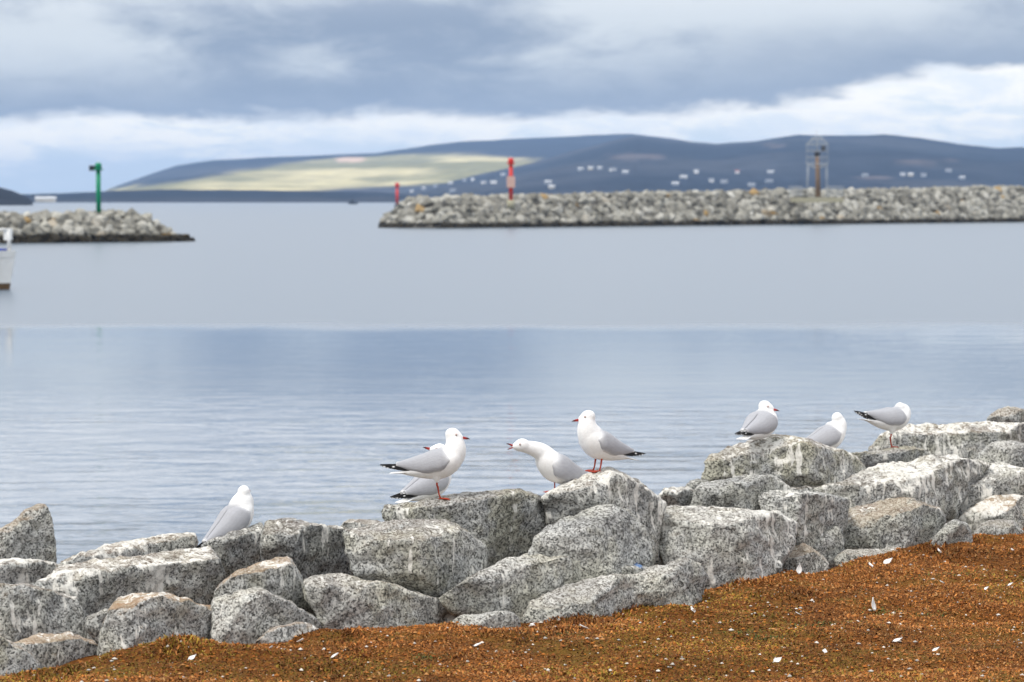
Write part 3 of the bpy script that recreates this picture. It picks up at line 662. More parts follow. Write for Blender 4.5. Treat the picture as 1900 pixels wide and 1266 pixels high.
bd([(1430, 1058), (1460, 1015), (1490, 1003), (1522, 1025), (1540, 1045), (1535, 1075), (1440, 1082)], 12.8, 'tan flecked small stone beside the slim grey stone', g=.35, br=.5, tone=.6)
bd([(1548, 1036), (1565, 1022), (1620, 1020), (1650, 1013), (1690, 1018), (1714, 1030), (1700, 1055), (1560, 1060)], 13.12, 'flat low stone in the turf below the blocky boulder', g=.6, br=.2, tone=.65, lean=.9)
bd([(1712, 1030), (1735, 990), (1770, 961), (1795, 970), (1807, 1000), (1800, 1035), (1740, 1050)], 13.4, 'leaning wedge shaped grey stone right of the blocky boulder', g=.2, br=.05, tone=.55)
bd([(1685, 930), (1710, 900), (1790, 865), (1850, 860), (1945, 880), (1950, 930), (1850, 945), (1800, 965), (1775, 980), (1745, 955)], 14.25, 'large grey boulder splashed white behind the rust capped boulder', g=.85, br=.1, tone=.38, lean=.7, ridge=[(1760, 915, .14), (1850, 900, .14)])
bd([(1768, 970), (1800, 940), (1840, 915), (1910, 915), (1950, 930), (1945, 1005), (1870, 1010), (1820, 1010), (1795, 990)], 14.1, 'rust capped boulder with thick white runs at the turf edge', g=.9, br=.8, tone=.5, ol=.4)
bd([(1805, 852), (1840, 820), (1880, 815), (1935, 830), (1945, 868), (1880, 885), (1830, 875)], 14.6, 'grey boulder in front of the long high wall like boulder', g=.65, br=.1, tone=.35)
bd([(1345, 1085), (1400, 1066), (1455, 1057), (1466, 1068), (1450, 1095), (1360, 1105)], 12.42, 'thin flat stone lying in turf below the table topped boulder', g=.5, br=.2, tone=.65, lean=1.0)
bd([(1180, 1110), (1215, 1088), (1270, 1080), (1300, 1095), (1290, 1125), (1190, 1150)], 11.62, 'tan stained stone at the end of the saddle shaped boulder', g=.5, br=.55, tone=.62)
bd([(1800, 990), (1830, 965), (1880, 960), (1900, 985), (1890, 1030), (1815, 1035)], 13.8, 'small grey stone half buried before the rust capped boulder', g=.6, br=.2, tone=.45)

MPX = 1 / FPX
VOX = 0.0125
ALLV, ALLF = [], []
boulder_objs = []
for b in B:
    rg = random.Random(b['seed'] * 7 + 3)
    bmA = bmesh.new(); allp = [q for o_ in b['outs'] for q in o_]
    cx = sum(q[0] for q in allp) / len(allp)
    for oi_, O in enumerate(b['outs']):
        mx, my = sum(q[0] for q in O) / len(O), sum(q[1] for q in O) / len(O)
        O = [(mx + (q[0] - mx) * 1.035, my + (q[1] - my) * (1.035 if q[1] > my else 1.0)) for q in O]; D = b['D']; k = D * MPX
        xs = [q[0] for q in O]; ys = [q[1] for q in O]
        W, H = (max(xs) - min(xs)) * k, (max(ys) - min(ys)) * k
        mid = (sum(xs) / len(O), sum(ys) / len(O)); mn = min(W, H, 0.9)
        ymid = (max(ys) + min(ys)) / 2
        def dep(px, py): return D + 0.0016 * (px - cx) + b['lean'] * (ymid - py) * k
        tf, tb = b['tf'], b['tb']
        back = max(.25, mn * .9 * tb); frontd = mn * .75 * tf
        pts = []; ring = [at(q[0], q[1], dep(*q) + back * .45) for q in O]; slim = min(1.0, 1.5 * mn / max(W, .01))
        for q in O:
            pts.append(at(q[0], q[1], dep(*q) - frontd))
            pts.append(at(q[0], q[1], dep(*q) + back * .45))
            s = rg.uniform(.78, .95); pts.append(at(mid[0] + (q[0] - mid[0]) * s, mid[1] + (q[1] - mid[1]) * s + 3, dep(*q) + back))
        # bedding: the rock carries on down to the bank it lies on
        for q in O:
            if q[1] > ymid:
                p0 = at(mid[0] + (q[0] - mid[0]) * .8, q[1], dep(*q) + mn * .35)
                zg = float(ground_z(np.array([p0.x]), np.array([p0.y]))[0]) - 0.06
                if zg < p0.z: pts.append(Vector((p0.x, p0.y, max(zg, p0.z - 0.35))))
        y0, y1 = min(ys), max(ys); x0, x1 = min(xs), max(xs)
        # ridge between the top face and the front face
        if b['ridge'] and oi_ == 0:
            rpts = [(px, py) for px, py, fw in b['ridge']]
        else:
            ry = y0 + (y1 - y0) * rg.uniform(.22, .48); rpts = [(mid[0] + rg.uniform(-.2, .2) * (x1 - x0), ry)]
        planes = []
        def top_at(px):                                  # upper outline row over column px
            best = y1
            for a_, b_ in zip(O, O[1:] + O[:1]):
                if (a_[0] - px) * (b_[0] - px) <= 0 and a_[0] != b_[0]:
                    f = (px - a_[0]) / (b_[0] - a_[0]); best = min(best, a_[1] + (b_[1] - a_[1]) * f)
            return best
        for px, py in rpts:
            fd = mn * tf * rg.uniform(.30, .48)
            pr = at(px, py, D + 0.0016 * (px - cx) - fd)
            pt = at(px, top_at(px), dep(px, top_at(px)) + b['lean'] * .25 * mn)
            v = pt - pr; nt = Vector((rg.uniform(-.22, .22) * slim * v.length, -v.z, v.y)).normalized()
            if nt.y > -.05: nt.y = -.05
            planes.append((pt + Vector((0, 0, .004)), nt))
            zb = rg.uniform(-.30, .22)                    # front faces: overhanging or battered
            tw = rg.uniform(.15, .55) * slim
            planes.append((pr, Vector((tw, -1, zb)).normalized()))
            planes.append((pr + Vector((rg.uniform(-.1, .1) * W, 0, 0)), Vector((-rg.uniform(.15, .6) * slim, -1, zb + rg.uniform(-.25, .25))).normalized()))
        # undercut, flanks and broken corners
        planes.append((at(mid[0], y0 + (y1 - y0) * rg.uniform(.68, .85), D - mn * tf * rg.uniform(.22, .36)), Vector((rg.uniform(-.3, .3), -1, -rg.uniform(.35, .9))).normalized()))
        planes.append((at(x0 + (x1 - x0) * rg.uniform(.05, .16), mid[1], dep(x0, mid[1]) - mn * .10), Vector((-rg.uniform(.8, 1.4), -1, rg.uniform(-.2, .4))).normalized()))
        planes.append((at(x1 - (x1 - x0) * rg.uniform(.05, .16), mid[1], dep(x1, mid[1]) - mn * .10), Vector((rg.uniform(.8, 1.4), -1, rg.uniform(-.2, .4))).normalized()))
        for _ in range(3):
            planes.append((None, Vector((rg.uniform(-.9, .9), -1, rg.uniform(-.5, .9))).normalized()))
        cen = sum(pts, Vector()) / len(pts)
        bm = bmesh.new()
        for q in pts: bm.verts.new(q)
        for c_i in range(len(planes) + 1):
            bmesh.ops.convex_hull(bm, input=bm.verts)
            bmesh.ops.delete(bm, geom=[g_ for g_ in bm.verts if not g_.link_faces], context='VERTS')
            if c_i == len(planes): break
            po, d = planes[c_i]
            if po is None:
                sup = max((v.co - cen).dot(d) for v in bm.verts); po = cen + d * (sup - mn * rg.uniform(.03, .09))
            lim_ = max((q - po).dot(d) for q in ring)
            if lim_ > -.003: po = po + d * (lim_ + .003)
            if (cen - po).dot(d) > -mn * .08: continue    # would cut too deep
            bmesh.ops.bisect_plane(bm, geom=bm.verts[:] + bm.edges[:] + bm.faces[:], plane_co=po, plane_no=d, clear_outer=True)
            pv = [v.co.copy() for v in bm.verts]; bm.free(); bm = bmesh.new()
            for q in pv: bm.verts.new(q)
        bmesh.ops.recalc_face_normals(bm, faces=bm.faces)
        tmp = bpy.data.meshes.new('tmp'); bm.to_mesh(tmp); bm.free(); bmA.from_mesh(tmp); bpy.data.meshes.remove(tmp)
    raw = bpy.data.meshes.new('boulder'); bmA.to_mesh(raw); bmA.free()
    me = voxel(raw, VOX); me.name = 'boulder'
    co = get_co(me); ed = get_edges(me)
    co = smooth_co(co, ed, 1 + int(rg.random() * 2))
    me.vertices.foreach_set('co', co.astype(np.float32).ravel()); me.update()
    no = get_no(me); sd_ = b['seed'] * 31
    size = min(1.0, max(0.35, (co.max(0) - co.min(0))[0]))
    rf = b['rough']
    dsp = 0.012 * size * fbm(co * 2.6, 2, sd_) + 0.008 * size * fbm(co * 6.5, 3, sd_ + 3, ridged=True) + 0.0050 * fbm(co * 13, 2, sd_ + 6, ridged=True) + 0.0055 * fbm(co * 27, 3, sd_ + 9, 0.6)
    # broken steps: terraces along a tilted bedding direction
    bdv = np.array(Vector((rg.uniform(-.5, .5), rg.uniform(-.3, .3), 1)).normalized())
    st = (co @ bdv) * 9 + 0.9 * fbm(co * 3, 2, sd_ + 20)
    fr = st - np.floor(st); dsp += 0.012 * size * (ss(fr, 0.35, 0.6) - ss(fr, .9, 1.0)) * ss(fbm(co * 2.2, 2, sd_ + 40), 0.0, 0.6)
    co = co + no * (rf * dsp - 0.012)[:, None]
    org = co.mean(0); org[2] = co[:, 2].min()
    me.vertices.foreach_set('co', (co - org).astype(np.float32).ravel()); me.update()
    o = obj('boulder', me, GRANITE, None, org); o.color = (b['g'], b['br'], b['tone'], b['ol'])
    tag(o, b['label'], 'boulder', 'boulders of the near sea wall'); boulder_objs.append(o)
    base_i = len(ALLV); ALLV += [Vector(q) for q in co]; ALLF += [[base_i + i for i in p_.vertices] for p_ in me.polygons]
RBVH = BVHTree.FromPolygons(ALLV, ALLF)
eye_ = Vector((0, 0, CAM_H)); smear = RBVH.ray_cast(eye_, (at(1187, 1049, 11) - eye_).normalized())[0]
PAINTED = granite(smear)
for o in boulder_objs:                                   # the smear lies across whichever boulders it touches
    if all(o.location[k] + min(c[k] for c in o.bound_box) - .03 <= smear[k] <= o.location[k] + max(c[k] for c in o.bound_box) + .03 for k in range(3)):
        o.data.materials[0] = PAINTED

# ------------------------------------------------------------------ turf litter
rs = np.random.RandomState(4)
def vis_pts(n, ymin=8.9, back=0.12):
    out = []
    while sum(len(a) for a in out) < n:
        y = rs.uniform(ymin, 15.2, n); x = rs.uniform(-1, 1.25, n) * 0.215 * y
        k = y < edge_y(x) + back
        out.append(np.stack([x[k], y[k]], 1))
    q = np.concatenate(out)[:n]; return np.column_stack([q, ground_z(q[:, 0], q[:, 1])])
def turf_color(n, P):
    patch = ss(fbm(P * np.array([1.3, 1.3, 0]), 3, 51), 0.05, 0.7)
    r = rs.rand(n)
    pal = np.array([(0.09, 0.032, 0.011), (0.18, 0.066, 0.018), (0.27, 0.105, 0.028), (0.35, 0.145, 0.042), (0.29, 0.16, 0.065), (0.15, 0.095, 0.024)])
    idx = np.searchsorted(np.cumsum([.2, .28, .24, .12, .08, .08]), r).clip(0, 5)
    c = pal[idx]; ol = (rs.rand(n) < patch * 0.45)
    c = np.where(ol[:, None], np.array((0.19, 0.125, 0.020)) * rs.uniform(.5, 1.4, (n, 1)), c)
    dk = 0.62 + 0.55 * ss(fbm(P * np.array([2.6, 2.6, 0]), 3, 71), -0.7, 0.5)
    return c * rs.uniform(.9, 1.6, (n, 1)) * dk[:, None]
NB = 230000
P = vis_pts(NB); cols = turf_color(NB, P)
L = rs.uniform(.007, .020, NB); Wd = rs.uniform(.0015, .0035, NB); az = rs.uniform(0, 2 * math.pi, NB); el = np.abs(rs.normal(0.25, 0.35, NB)).clip(0, 1.3)
tuft = ss(fbm(P * np.array([5.0, 5.0, 0]), 3, 88), 0.35, 0.95) * (0.5 + ss(P[:, 1] - edge_y(P[:, 0]), -1.2, 0)) ; L = L * (1 + 0.7 * tuft); el = el + tuft * rs.uniform(.0, .45, NB)
dirv = np.stack([np.cos(az) * np.cos(el), np.sin(az) * np.cos(el), np.sin(el)], 1); sdv = np.stack([-np.sin(az), np.cos(az), np.zeros(NB)], 1)
base = P + np.array([0, 0, -.002])
mid_ = base + dirv * (L * .55)[:, None] + np.array([0, 0, .002]); tip = base + dirv * L[:, None] + np.array([0, 0, -1]) * (L * .15)[:, None]
V = np.stack([base - sdv * Wd[:, None], base + sdv * Wd[:, None], mid_ + sdv * Wd[:, None], mid_ - sdv * Wd[:, None], tip], 1).reshape(-1, 3)
i5 = np.arange(NB)[:, None] * 5
F = np.concatenate([i5 + np.array([0, 1, 2]), i5 + np.array([0, 2, 3]), i5 + np.array([3, 2, 4])])
me = np_mesh('turf_blades', V, F); set_col(me, np.repeat(cols, 5, 0))
TURF = tinted('dry_turf_blades', 0.9, 0.12)
tag(obj('turf_blades', me, TURF), 'short rust brown dry turf covering the ground', kind='stuff')
# crumbs of orange laterite and pale shell grit
def crumbs(name, n, smin, smax, colf, label):
    P = vis_pts(n); s = smin + (smax - smin) * rs.rand(n) ** 2.5
    octa = np.array([(1, 0, 0), (0, 1, 0), (-1, 0, 0), (0, -1, 0), (0, 0, 1), (0, 0, -1)], float)
    V = octa[None] * s[:, None, None] * rs.uniform(.6, 1.3, (n, 6, 1)) * np.array([1, 1, .6]); a_ = rs.uniform(0, 6.28, n); ca, sa = np.cos(a_)[:, None], np.sin(a_)[:, None]
    x, y = V[..., 0] * ca - V[..., 1] * sa, V[..., 0] * sa + V[..., 1] * ca
    V = np.stack([x, y, V[..., 2]], -1) + P[:, None] + np.array([0, 0, .004]); i6 = np.arange(n)[:, None] * 6
    F = np.concatenate([i6 + np.array(q) for q in ((0, 1, 4), (1, 2, 4), (2, 3, 4), (3, 0, 4), (1, 0, 5), (2, 1, 5), (3, 2, 5), (0, 3, 5))])
    me = np_mesh(name, V.reshape(-1, 3), F); set_col(me, np.repeat(colf(n, P), 6, 0))
    tag(obj(name, me, TURF), label, kind='stuff')
def ora(n, P):
    pal = np.array([(0.42, 0.15, 0.028), (0.33, 0.115, 0.025), (0.24, 0.08, 0.02), (0.45, 0.22, 0.08)]); return pal[rs.randint(0, 4, n)] * rs.uniform(.6, 1.1, (n, 1))
crumbs('gravel_crumbs', 10000, .002, .010, ora, 'orange gravel crumbs scattered through the turf')
crumbs('shell_grit', 1300, .0025, .011, lambda n, P: np.array((0.62, 0.58, 0.52)) * rs.uniform(.5, 1.1, (n, 1)), 'pale shell grit scattered through the turf')

# green tufts
GRN = tinted('green_grass', 0.6, 0.2)
def on_ground(px, py):
    lo, hi = 8.0, 16.0
    for D in np.arange(8.0, 16.5, 0.01):
        p = at(px, py, D)
        if p.z <= float(ground_z(np.array([p.x]), np.array([p.y]))[0]): return p
    return at(px, py, 12)
GV, GF, GC = [], [], []
for px, py, wd, dn in ((1525, 1161, .08, 420), (1425, 1186, .05, 200), (1385, 1174, .05, 120), (1625, 1138, .06, 220), (1745, 1143, .05, 120), (1035, 1178, .05, 180), (800, 1222, .05, 190), (1775, 1068, .10, 220)):
    c0 = on_ground(px, py)
    n = dn; q = np.column_stack([rs.normal(0, wd, n), rs.normal(0, wd * .5, n)]) + np.array(c0[:2]); az = rs.uniform(0, 6.28, n); ln = rs.uniform(.010, .024, n); wb = rs.uniform(.0012, .0022, n)
    b0 = np.column_stack([q, ground_z(q[:, 0], q[:, 1]) - .003]); ev = rs.uniform(.2, 1.0, n); dv = np.stack([np.cos(az) * np.cos(ev), np.sin(az) * np.cos(ev), np.sin(ev)], 1); sv = np.stack([-np.sin(az), np.cos(az), 0 * az], 1)
    m_ = b0 + dv * (ln * .6)[:, None]; tp = b0 + dv * ln[:, None] - np.array([0, 0, 1]) * (ln * .2)[:, None]
    i5 = np.arange(n)[:, None] * 5 + sum(len(a_) for a_ in GV)
    GV.append(np.stack([b0 - sv * wb[:, None], b0 + sv * wb[:, None], m_ + sv * wb[:, None], m_ - sv * wb[:, None], tp], 1).reshape(-1, 3))
    GF.append(np.concatenate([i5 + np.array([0, 1, 2]), i5 + np.array([0, 2, 3]), i5 + np.array([3, 2, 4])]))
    GC.append(np.repeat(np.array((0.060, 0.085, 0.014)) * rs.uniform(.5, 1.5, (n, 1)), 5, 0))
me = np_mesh('green_grass', np.concatenate(GV), np.concatenate(GF)); set_col(me, np.concatenate(GC))
tag(obj('green_grass', me, GRN), 'sparse green grass surviving in the rusty turf', kind='stuff')

# feathers
FEA = simple('white_feather', (0.74, 0.73, 0.71), 0.7, 0.06)
def feather_mesh(L, W, curl):
    n = 9; V, F = [], []
    for i in range(n):
        s = i / (n - 1); x = L * s; wv = W * (math.sin(math.pi * min(1, s * 1.02 + .03) ** .75) + .04); z = curl * L * (s * s)
        for k in (-1, -.5, 0, .5, 1): V.append((x, k * wv, z + abs(k) ** 2 * W * .35))
    for i in range(n - 1):
        for k in range(4): a_ = i * 5 + k; F.append((a_, a_ + 1, a_ + 6, a_ + 5))
    return mesh('vane', V, F, True)
def feather(px, py, L, rz, tilt, label, group=None, W=.28, curl=.3):
    c0 = on_ground(px, py); r_ = empty('feather', c0 + Vector((0, 0, .002))); r_.rotation_euler = (0.3, -tilt, rz); tag(r_, label, 'feather', group)
    me = feather_mesh(L, L * W, curl); v = obj('vane', me, FEA, r_); md = v.modifiers.new('thickness', 'SOLIDIFY'); md.thickness = .0012
    V, F = [], []; tube_into(V, F, [(-L * .18, 0, 0.0005), (L * .3, 0, curl * L * .09 + .001), (L * .9, 0, curl * L * .8 + .001)], [.0012, .001, .0004], 5); obj('shaft', mesh('shaft', V, F, True), FEA, r_)
feather(1622, 1136, .055, 2.2, 1.0, 'upright white feather beside a green tuft')
feather(1482, 1066, .045, 1.4, 1.15, 'thin white feather standing on edge below the thin flat stone')
feather(1640, 1048, .045, .3, .25, 'grey white fluffy feather in front of the flat low stone', W=.4)
for px, py, L in ((1618, 1053, .04), (1745, 1027, .04), (1288, 1137, .045), (1436, 1230, .045), (1657, 1192, .05), (1730, 1210, .04), (1530, 1213, .03), (1485, 1142, .03), (880, 1200, .045), (555, 1192, .05), (615, 1222, .045), (350, 1226, .045), (500, 1205, .04), (1826, 1096, .03), (1752, 1084, .03), (1090, 1168, .045), (985, 1163, .03), (1870, 1088, .035)):
    feather(px, py, L * .72, rng.uniform(0, 6.28), rng.uniform(.05, .4), 'small white feather lying on the rusty turf', 'feathers lying on the turf', W=rng.uniform(.30, .45))

# ------------------------------------------------------------------ gulls
def feather_mat():
    m, t = newmat('gull_plumage')
    c = t.n('VertexColor', layer_name='tint').outputs[0]
    co = t.n('TexCoord').outputs['Object']
    fn = t.noise(t.mapv(co, (60, 120, 120)), 1.0, 4, 0.6)
    c = t.mix(1.0, c, t.ramp(fn, [(0.3, 0.93), (0.7, 1.04)]), 'MULTIPLY')
    bp = t.n('Bump', {'Height': t.noise(t.mapv(co, (90, 190, 190)), 1.0, 3, 0.6), 'Strength': .5, 'Distance': .003})
    p = t.n('BsdfPrincipled', {'Base Color': c, 'Roughness': 0.75, 'Specular IOR Level': 0.15, 'Sheen Weight': 0.1, 'Normal': bp.outputs[0]})
    t.n('OutputMaterial', {0: p.outputs[0]}); return m
PLUM = feather_mat()
BEAK = tinted('gull_beak', 0.4, 0.4); LEG = simple('gull_leg', (0.36, 0.045, 0.018), 0.5, 0.25, 200)
EYEW = simple('eye_pale', (0.55, 0.54, 0.5), 0.2); EYER = simple('eye_ring', (0.30, 0.08, 0.05), 0.5); EYEB = simple('eye_dark', (0.01, 0.01, 0.01), 0.1, spec=.6)
WHITE = np.array((0.80, 0.80, 0.79)); GREY = np.array((0.37, 0.375, 0.40)); BLACK = np.array((0.012, 0.012, 0.013))
TST = np.array([(-165, 112, 4, 12), (-140, 114, 13, 22), (-105, 122, 28, 36), (-70, 132, 44, 50), (-30, 144, 58, 61), (10, 152, 65, 66), (42, 160, 62, 63), (75, 172, 48, 50), (93, 180, 30, 32), (103, 183, 10, 11)], float) / 1000
WST = np.array([(52, 164, 56, 60), (10, 152, 66, 67), (-30, 147, 61, 62), (-70, 143, 48, 50), (-105, 142, 37, 37), (-140, 142, 25, 25), (-182, 143, 9, 14)], float)[::-1] / 1000
def rings_into(V, F, rings):
    b = len(V); n = len(rings[0])
    for r_ in rings: V.extend(r_)
    for i in range(len(rings) - 1):
        for k in range(n): F.append((b + i * n + k, b + i * n + (k + 1) % n, b + (i + 1) * n + (k + 1) % n, b + (i + 1) * n + k))
    F.append(tuple(b + k for k in range(n - 1, -1, -1))); F.append(tuple(b + (len(rings) - 1) * n + k for k in range(n)))
def ering(c, a, b, n=24): return [tuple(c + a * math.cos(2 * math.pi * k / n) + b * math.sin(2 * math.pi * k / n)) for k in range(n)]
HIP = Vector((-0.004, 0, 0.11))
def gull(label, foot, yaw, pitch=0.0, head=(57, 0, 268), hyaw=0.0, hpitch=-0.10, gape=0.0, legs='LR', leg_dx=0.0, scale=1.0, lift=0.0, wing_drop=0.0, sit=False, tail_up=0.0, fat=1.0, neck=1.0):
    """foot: place of the feet; pitch: breast up; head: head centre in mm in the bird's upright frame; hyaw/hpitch: where the bill points"""
    root = empty('gull', foot, yaw); root.scale = (scale,) * 3; tag(root, label, 'gull', 'gulls on the near sea wall')
    Mt = Matrix.Translation(HIP + Vector((0, 0, lift))) @ Matrix.Rotation(-pitch, 4, 'Y') @ Matrix.Translation(-HIP)
    Mi = Mt.inverted()
    V, F = [], []
    xs = np.linspace(TST[0, 0], TST[-1, 0], 40); st = np.stack([np.interp(xs, TST[:, 0], TST[:, k]) for k in (1, 2, 3)], 1)
    for _ in range(2): st[1:-1] = (st[:-2] + 2 * st[1:-1] + st[2:]) / 4
    rings_into(V, F, [ering(Mt @ Vector((x, 0, z)), (Mt.to_3x3() @ Vector((0, wd * fat, 0))), (Mt.to_3x3() @ Vector((0, 0, h * (1 + (fat - 1) * .5))))) for x, (z, h, wd) in zip(xs, st)])
    # neck
    hc = Vector(head) / 1000; n0 = Mt @ Vector((0.020, 0, 0.160)); n1 = Mt @ Vector((0.062, 0, 0.190))
    ctrl = n1 + (n1 - n0).normalized() * 0.02 + Vector((0, 0, .012))
    rings = []
    for i in range(13):
        s = i / 12; p_ = n0 * (1 - s) ** 3 + n1 * 3 * s * (1 - s) ** 2 + ctrl * 3 * s * s * (1 - s) + (hc + Vector((-.004, 0, -.004))) * s ** 3
        d_ = 3 * (1 - s) ** 2 * (n1 - n0) + 6 * s * (1 - s) * (ctrl - n1) + 3 * s * s * (hc - ctrl); d_.normalize()
        a = Vector((0, 1, 0)); a = (a - d_ * a.dot(d_)).normalized(); b_ = d_.cross(a)
        rr_ = np.interp(s, [0, .35, .6, .8, 1], [.056, .052, .045, .038, .029]) * neck
        rings.append(ering(p_, a * rr_ * .95, b_ * rr_ * 1.05))
    rings_into(V, F, rings)
    # head
    fx = Vector((math.cos(hyaw) * math.cos(hpitch), math.sin(hyaw) * math.cos(hpitch), math.sin(hpitch))); sy = Vector((-math.sin(hyaw), math.cos(hyaw), 0)); uz = fx.cross(sy)
    hs = [(x * 1.06, z, h * 1.10, w_ * 1.10) for x, z, h, w_ in ((-33, 2, 6, 6), (-29, 2, 15, 14), (-20, 2, 22.5, 21), (-8, 1, 26.5, 24.5), (6, 1, 26, 23.5), (18, -1, 21.5, 19), (28, -4, 15, 13), (36, -6, 9.5, 8), (40, -7, 6, 4.6))]
    rings_into(V, F, [ering(hc + fx * x / 1000 + uz * z / 1000, sy * wd / 1000, uz * h / 1000) for x, z, h, wd in hs])
    # thighs
    for ch, sgn in (('L', 1), ('R', -1)):
        if ch in legs and not sit:
            a = Mt @ Vector((-.012, .026 * sgn, .118)); c_ = Vector((-.009 + leg_dx, .022 * sgn, .070))
            rings_into(V, F, [ering(a.lerp(c_, s), Vector((0, r_, 0)), Vector((r_ * 1.1, 0, 0)), 12) for s, r_ in ((0, .026), (.4, .019), (.8, .010), (1, .005))])
    raw = mesh('body', V, F); me = voxel(raw, .0036); me.name = 'body'
    co = smooth_co(get_co(me), get_edges(me), 9, .55); me.vertices.foreach_set('co', co.astype(np.float32).ravel()); me.update()
    Ma = np.array(Mi); tc_ = co @ Ma[:3, :3].T + Ma[:3, 3]
    zc = np.interp(tc_[:, 0], WST[:, 0], WST[:, 1]); hh = np.interp(tc_[:, 0], WST[:, 0], WST[:, 2]); ww = np.interp(tc_[:, 0], WST[:, 0], WST[:, 3])
    th = np.degrees(np.arctan2((tc_[:, 2] - zc) / hh, np.abs(tc_[:, 1]) / ww))
    gm_ = ss(th, 28, 48) * ss(-tc_[:, 0], -.040, .0) * ss(tc_[:, 0], -.120, -.100) * ss(-tc_[:, 2], -.235, -.212)
    set_col(me, WHITE[None] * (1 - gm_[:, None]) + GREY[None] * gm_[:, None])
    obj('body', me, PLUM, root)
    # tail
    V, F = [], []; rg = []
    for x, z, h, wd in ((-100, 120, 16, 24), (-130, 115 + tail_up * 2, 9, 24), (-165, 112 + tail_up * 5, 4.5, 27), (-195, 110 + tail_up * 9, 2.2, 30), (-207, 109 + tail_up * 10, 1.0, 27)):
        rg.append(ering(Mt @ (Vector((x, 0, z)) / 1000), Mt.to_3x3() @ Vector((0, wd / 1000, 0)), Mt.to_3x3() @ Vector((0, 0, h / 1000)), 20))
    rings_into(V, F, rg); me = mesh('tail', V, F, True); set_col(me, np.repeat(WHITE[None], len(V), 0)); obj('tail', me, PLUM, root)
    # wings
    for sgn in (1, -1):
        nu, nv_ = 40, 18; V, F = [], []; C_ = []
        wd_ = wing_drop
        for layer in (0, 1):
            for i in range(nu + 1):
                u = i / nu; x = (50 - 230 * u) / 1000
                zc, hh, ww = [float(np.interp(x, WST[:, 0], WST[:, k])) for k in (1, 2, 3)]
                lo = R(np.interp(x * 1000, [-182, -160, -132, -63, -18, 12, 30, 42, 50], [-25, -35, -46, -48, -34, -29, -22, -2, 4]) - wd_ * 18)
                hi = R(np.interp(x * 1000, [-182, -60, -20, 10, 30, 42, 50], [82, 88, 88, 72, 44, 20, 8]))
                for j in range(nv_ + 1):
                    v = j / nv_; th = lo + (hi - lo) * v
                    edge = min(1.0, 4.5 * v) ** .6 * min(1.0, 3.0 * (1 - v)) ** .8 * min(1, u * 9) ** .5
                    o_ = (-.003 + .0125 * edge * (1 - .35 * u)) if layer == 0 else -.010
                    spread = wd_ * .016 * (1 - v) * min(1, u * 4) * (1 - u * .5)
                    q = Vector((x, sgn * ((ww * fat + o_) * math.cos(th) + spread), zc + (hh + o_) * math.sin(th)))
                    V.append(tuple(Mt @ q))
                    xx = x * 1000 + 16 * math.sin(v * 3.0); gw = 1 - float(ss(np.array(xx), -168, -158))
                    c_ = GREY * (1 - .7 * gw) + WHITE * .7 * gw
                    fw = float(ss(np.array(x + .03 * v), .03, .07)) * .6 * min(1, v * 2.2); c_ = c_ * (1 - fw) + WHITE * fw
                    if v < .08 and -.15 < x < .02: c_ = c_ * .5 + WHITE * .5
                    C_.append(c_ * (0.94 + 0.10 * math.sin(v * 26 + u * 6) ** 2 * .6))
        n1_ = (nu + 1) * (nv_ + 1); W_ = nv_ + 1
        for i in range(nu):
            for j in range(nv_):
                a_ = i * W_ + j; qd = (a_, a_ + 1, a_ + W_ + 1, a_ + W_)
                F.append(qd if sgn > 0 else qd[::-1]); q2 = tuple(k + n1_ for k in qd[::-1]); F.append(q2 if sgn > 0 else q2[::-1])
        rim_ = [i * W_ for i in range(nu + 1)] + [nu * W_ + j for j in range(1, W_)] + [i * W_ + nv_ for i in range(nu - 1, -1, -1)] + [j for j in range(nv_ - 1, 0, -1)]
        for k in range(len(rim_)): a_, b_ = rim_[k], rim_[(k + 1) % len(rim_)]; F.append((a_, b_, b_ + n1_, a_ + n1_))
        me = mesh('wing', V, F, True); set_col(me, np.array(C_)); wg = obj('wing', me, PLUM, root)
        # black flight feathers
        V, F, C_ = [], [], []
        for k, (x1, z1, hmax) in enumerate(((-248, 143, 8), (-238, 137, 8), (-222, 133, 8), (-205, 130, 7), (-186, 126, 6))):
            m_ = 16; rg = []
            for i in range(m_ + 1):
                s = i / m_; x = -112 + (x1 + 112) * s; z = 135 - k * 2.2 + (z1 - 135 + k * 2.2) * s; y = (24 - 14 * s + k * 1.3) * sgn
                h = hmax * (math.sin(math.pi * (0.12 + .84 * s)) ** .6) * (1 - .45 * s) + .4
                rg.append(ering(Mt @ (Vector((x, y, z)) / 1000), Mt.to_3x3() @ Vector((0, .0016, 0)), Mt.to_3x3() @ Vector((0, .0, h / 1000)), 10))
                wt = (0.90 < s < .985 and k > 0) or (.60 < s < .68 and k == 1)
                C_ += [WHITE if wt else BLACK] * 10
            rings_into(V, F, rg)
        me = mesh('flight_feathers', V, F, True); set_col(me, np.array(C_)); obj('flight_feathers', me, PLUM, wg)
    # bill
    bb = hc + fx * .036 + uz * -.007
    for nm, sg in (('upper_bill', 1), ('lower_bill', -1)):
        ang = gape * (0.55 if sg > 0 else -0.75); bf = fx * math.cos(ang) + uz * math.sin(ang); bu = uz * math.cos(ang) - fx * math.sin(ang)
        V, F, C_ = [], [], []; rg = []
        prof = ((-4, 1.5, 4.6, 4.4), (6, 1.6, 4.3, 3.6), (16, 1.4, 3.7, 2.8), (24, .8, 3.0, 2.2), (30, -.8, 2.0, 1.5), (34, -2.8, .8, .7)) if sg > 0 else ((-4, -3.0, 2.7, 4.0), (6, -2.8, 2.5, 3.3), (16, -2.6, 2.4, 2.5), (23, -2.4, 2.0, 1.8), (29, -2.0, .8, .7))
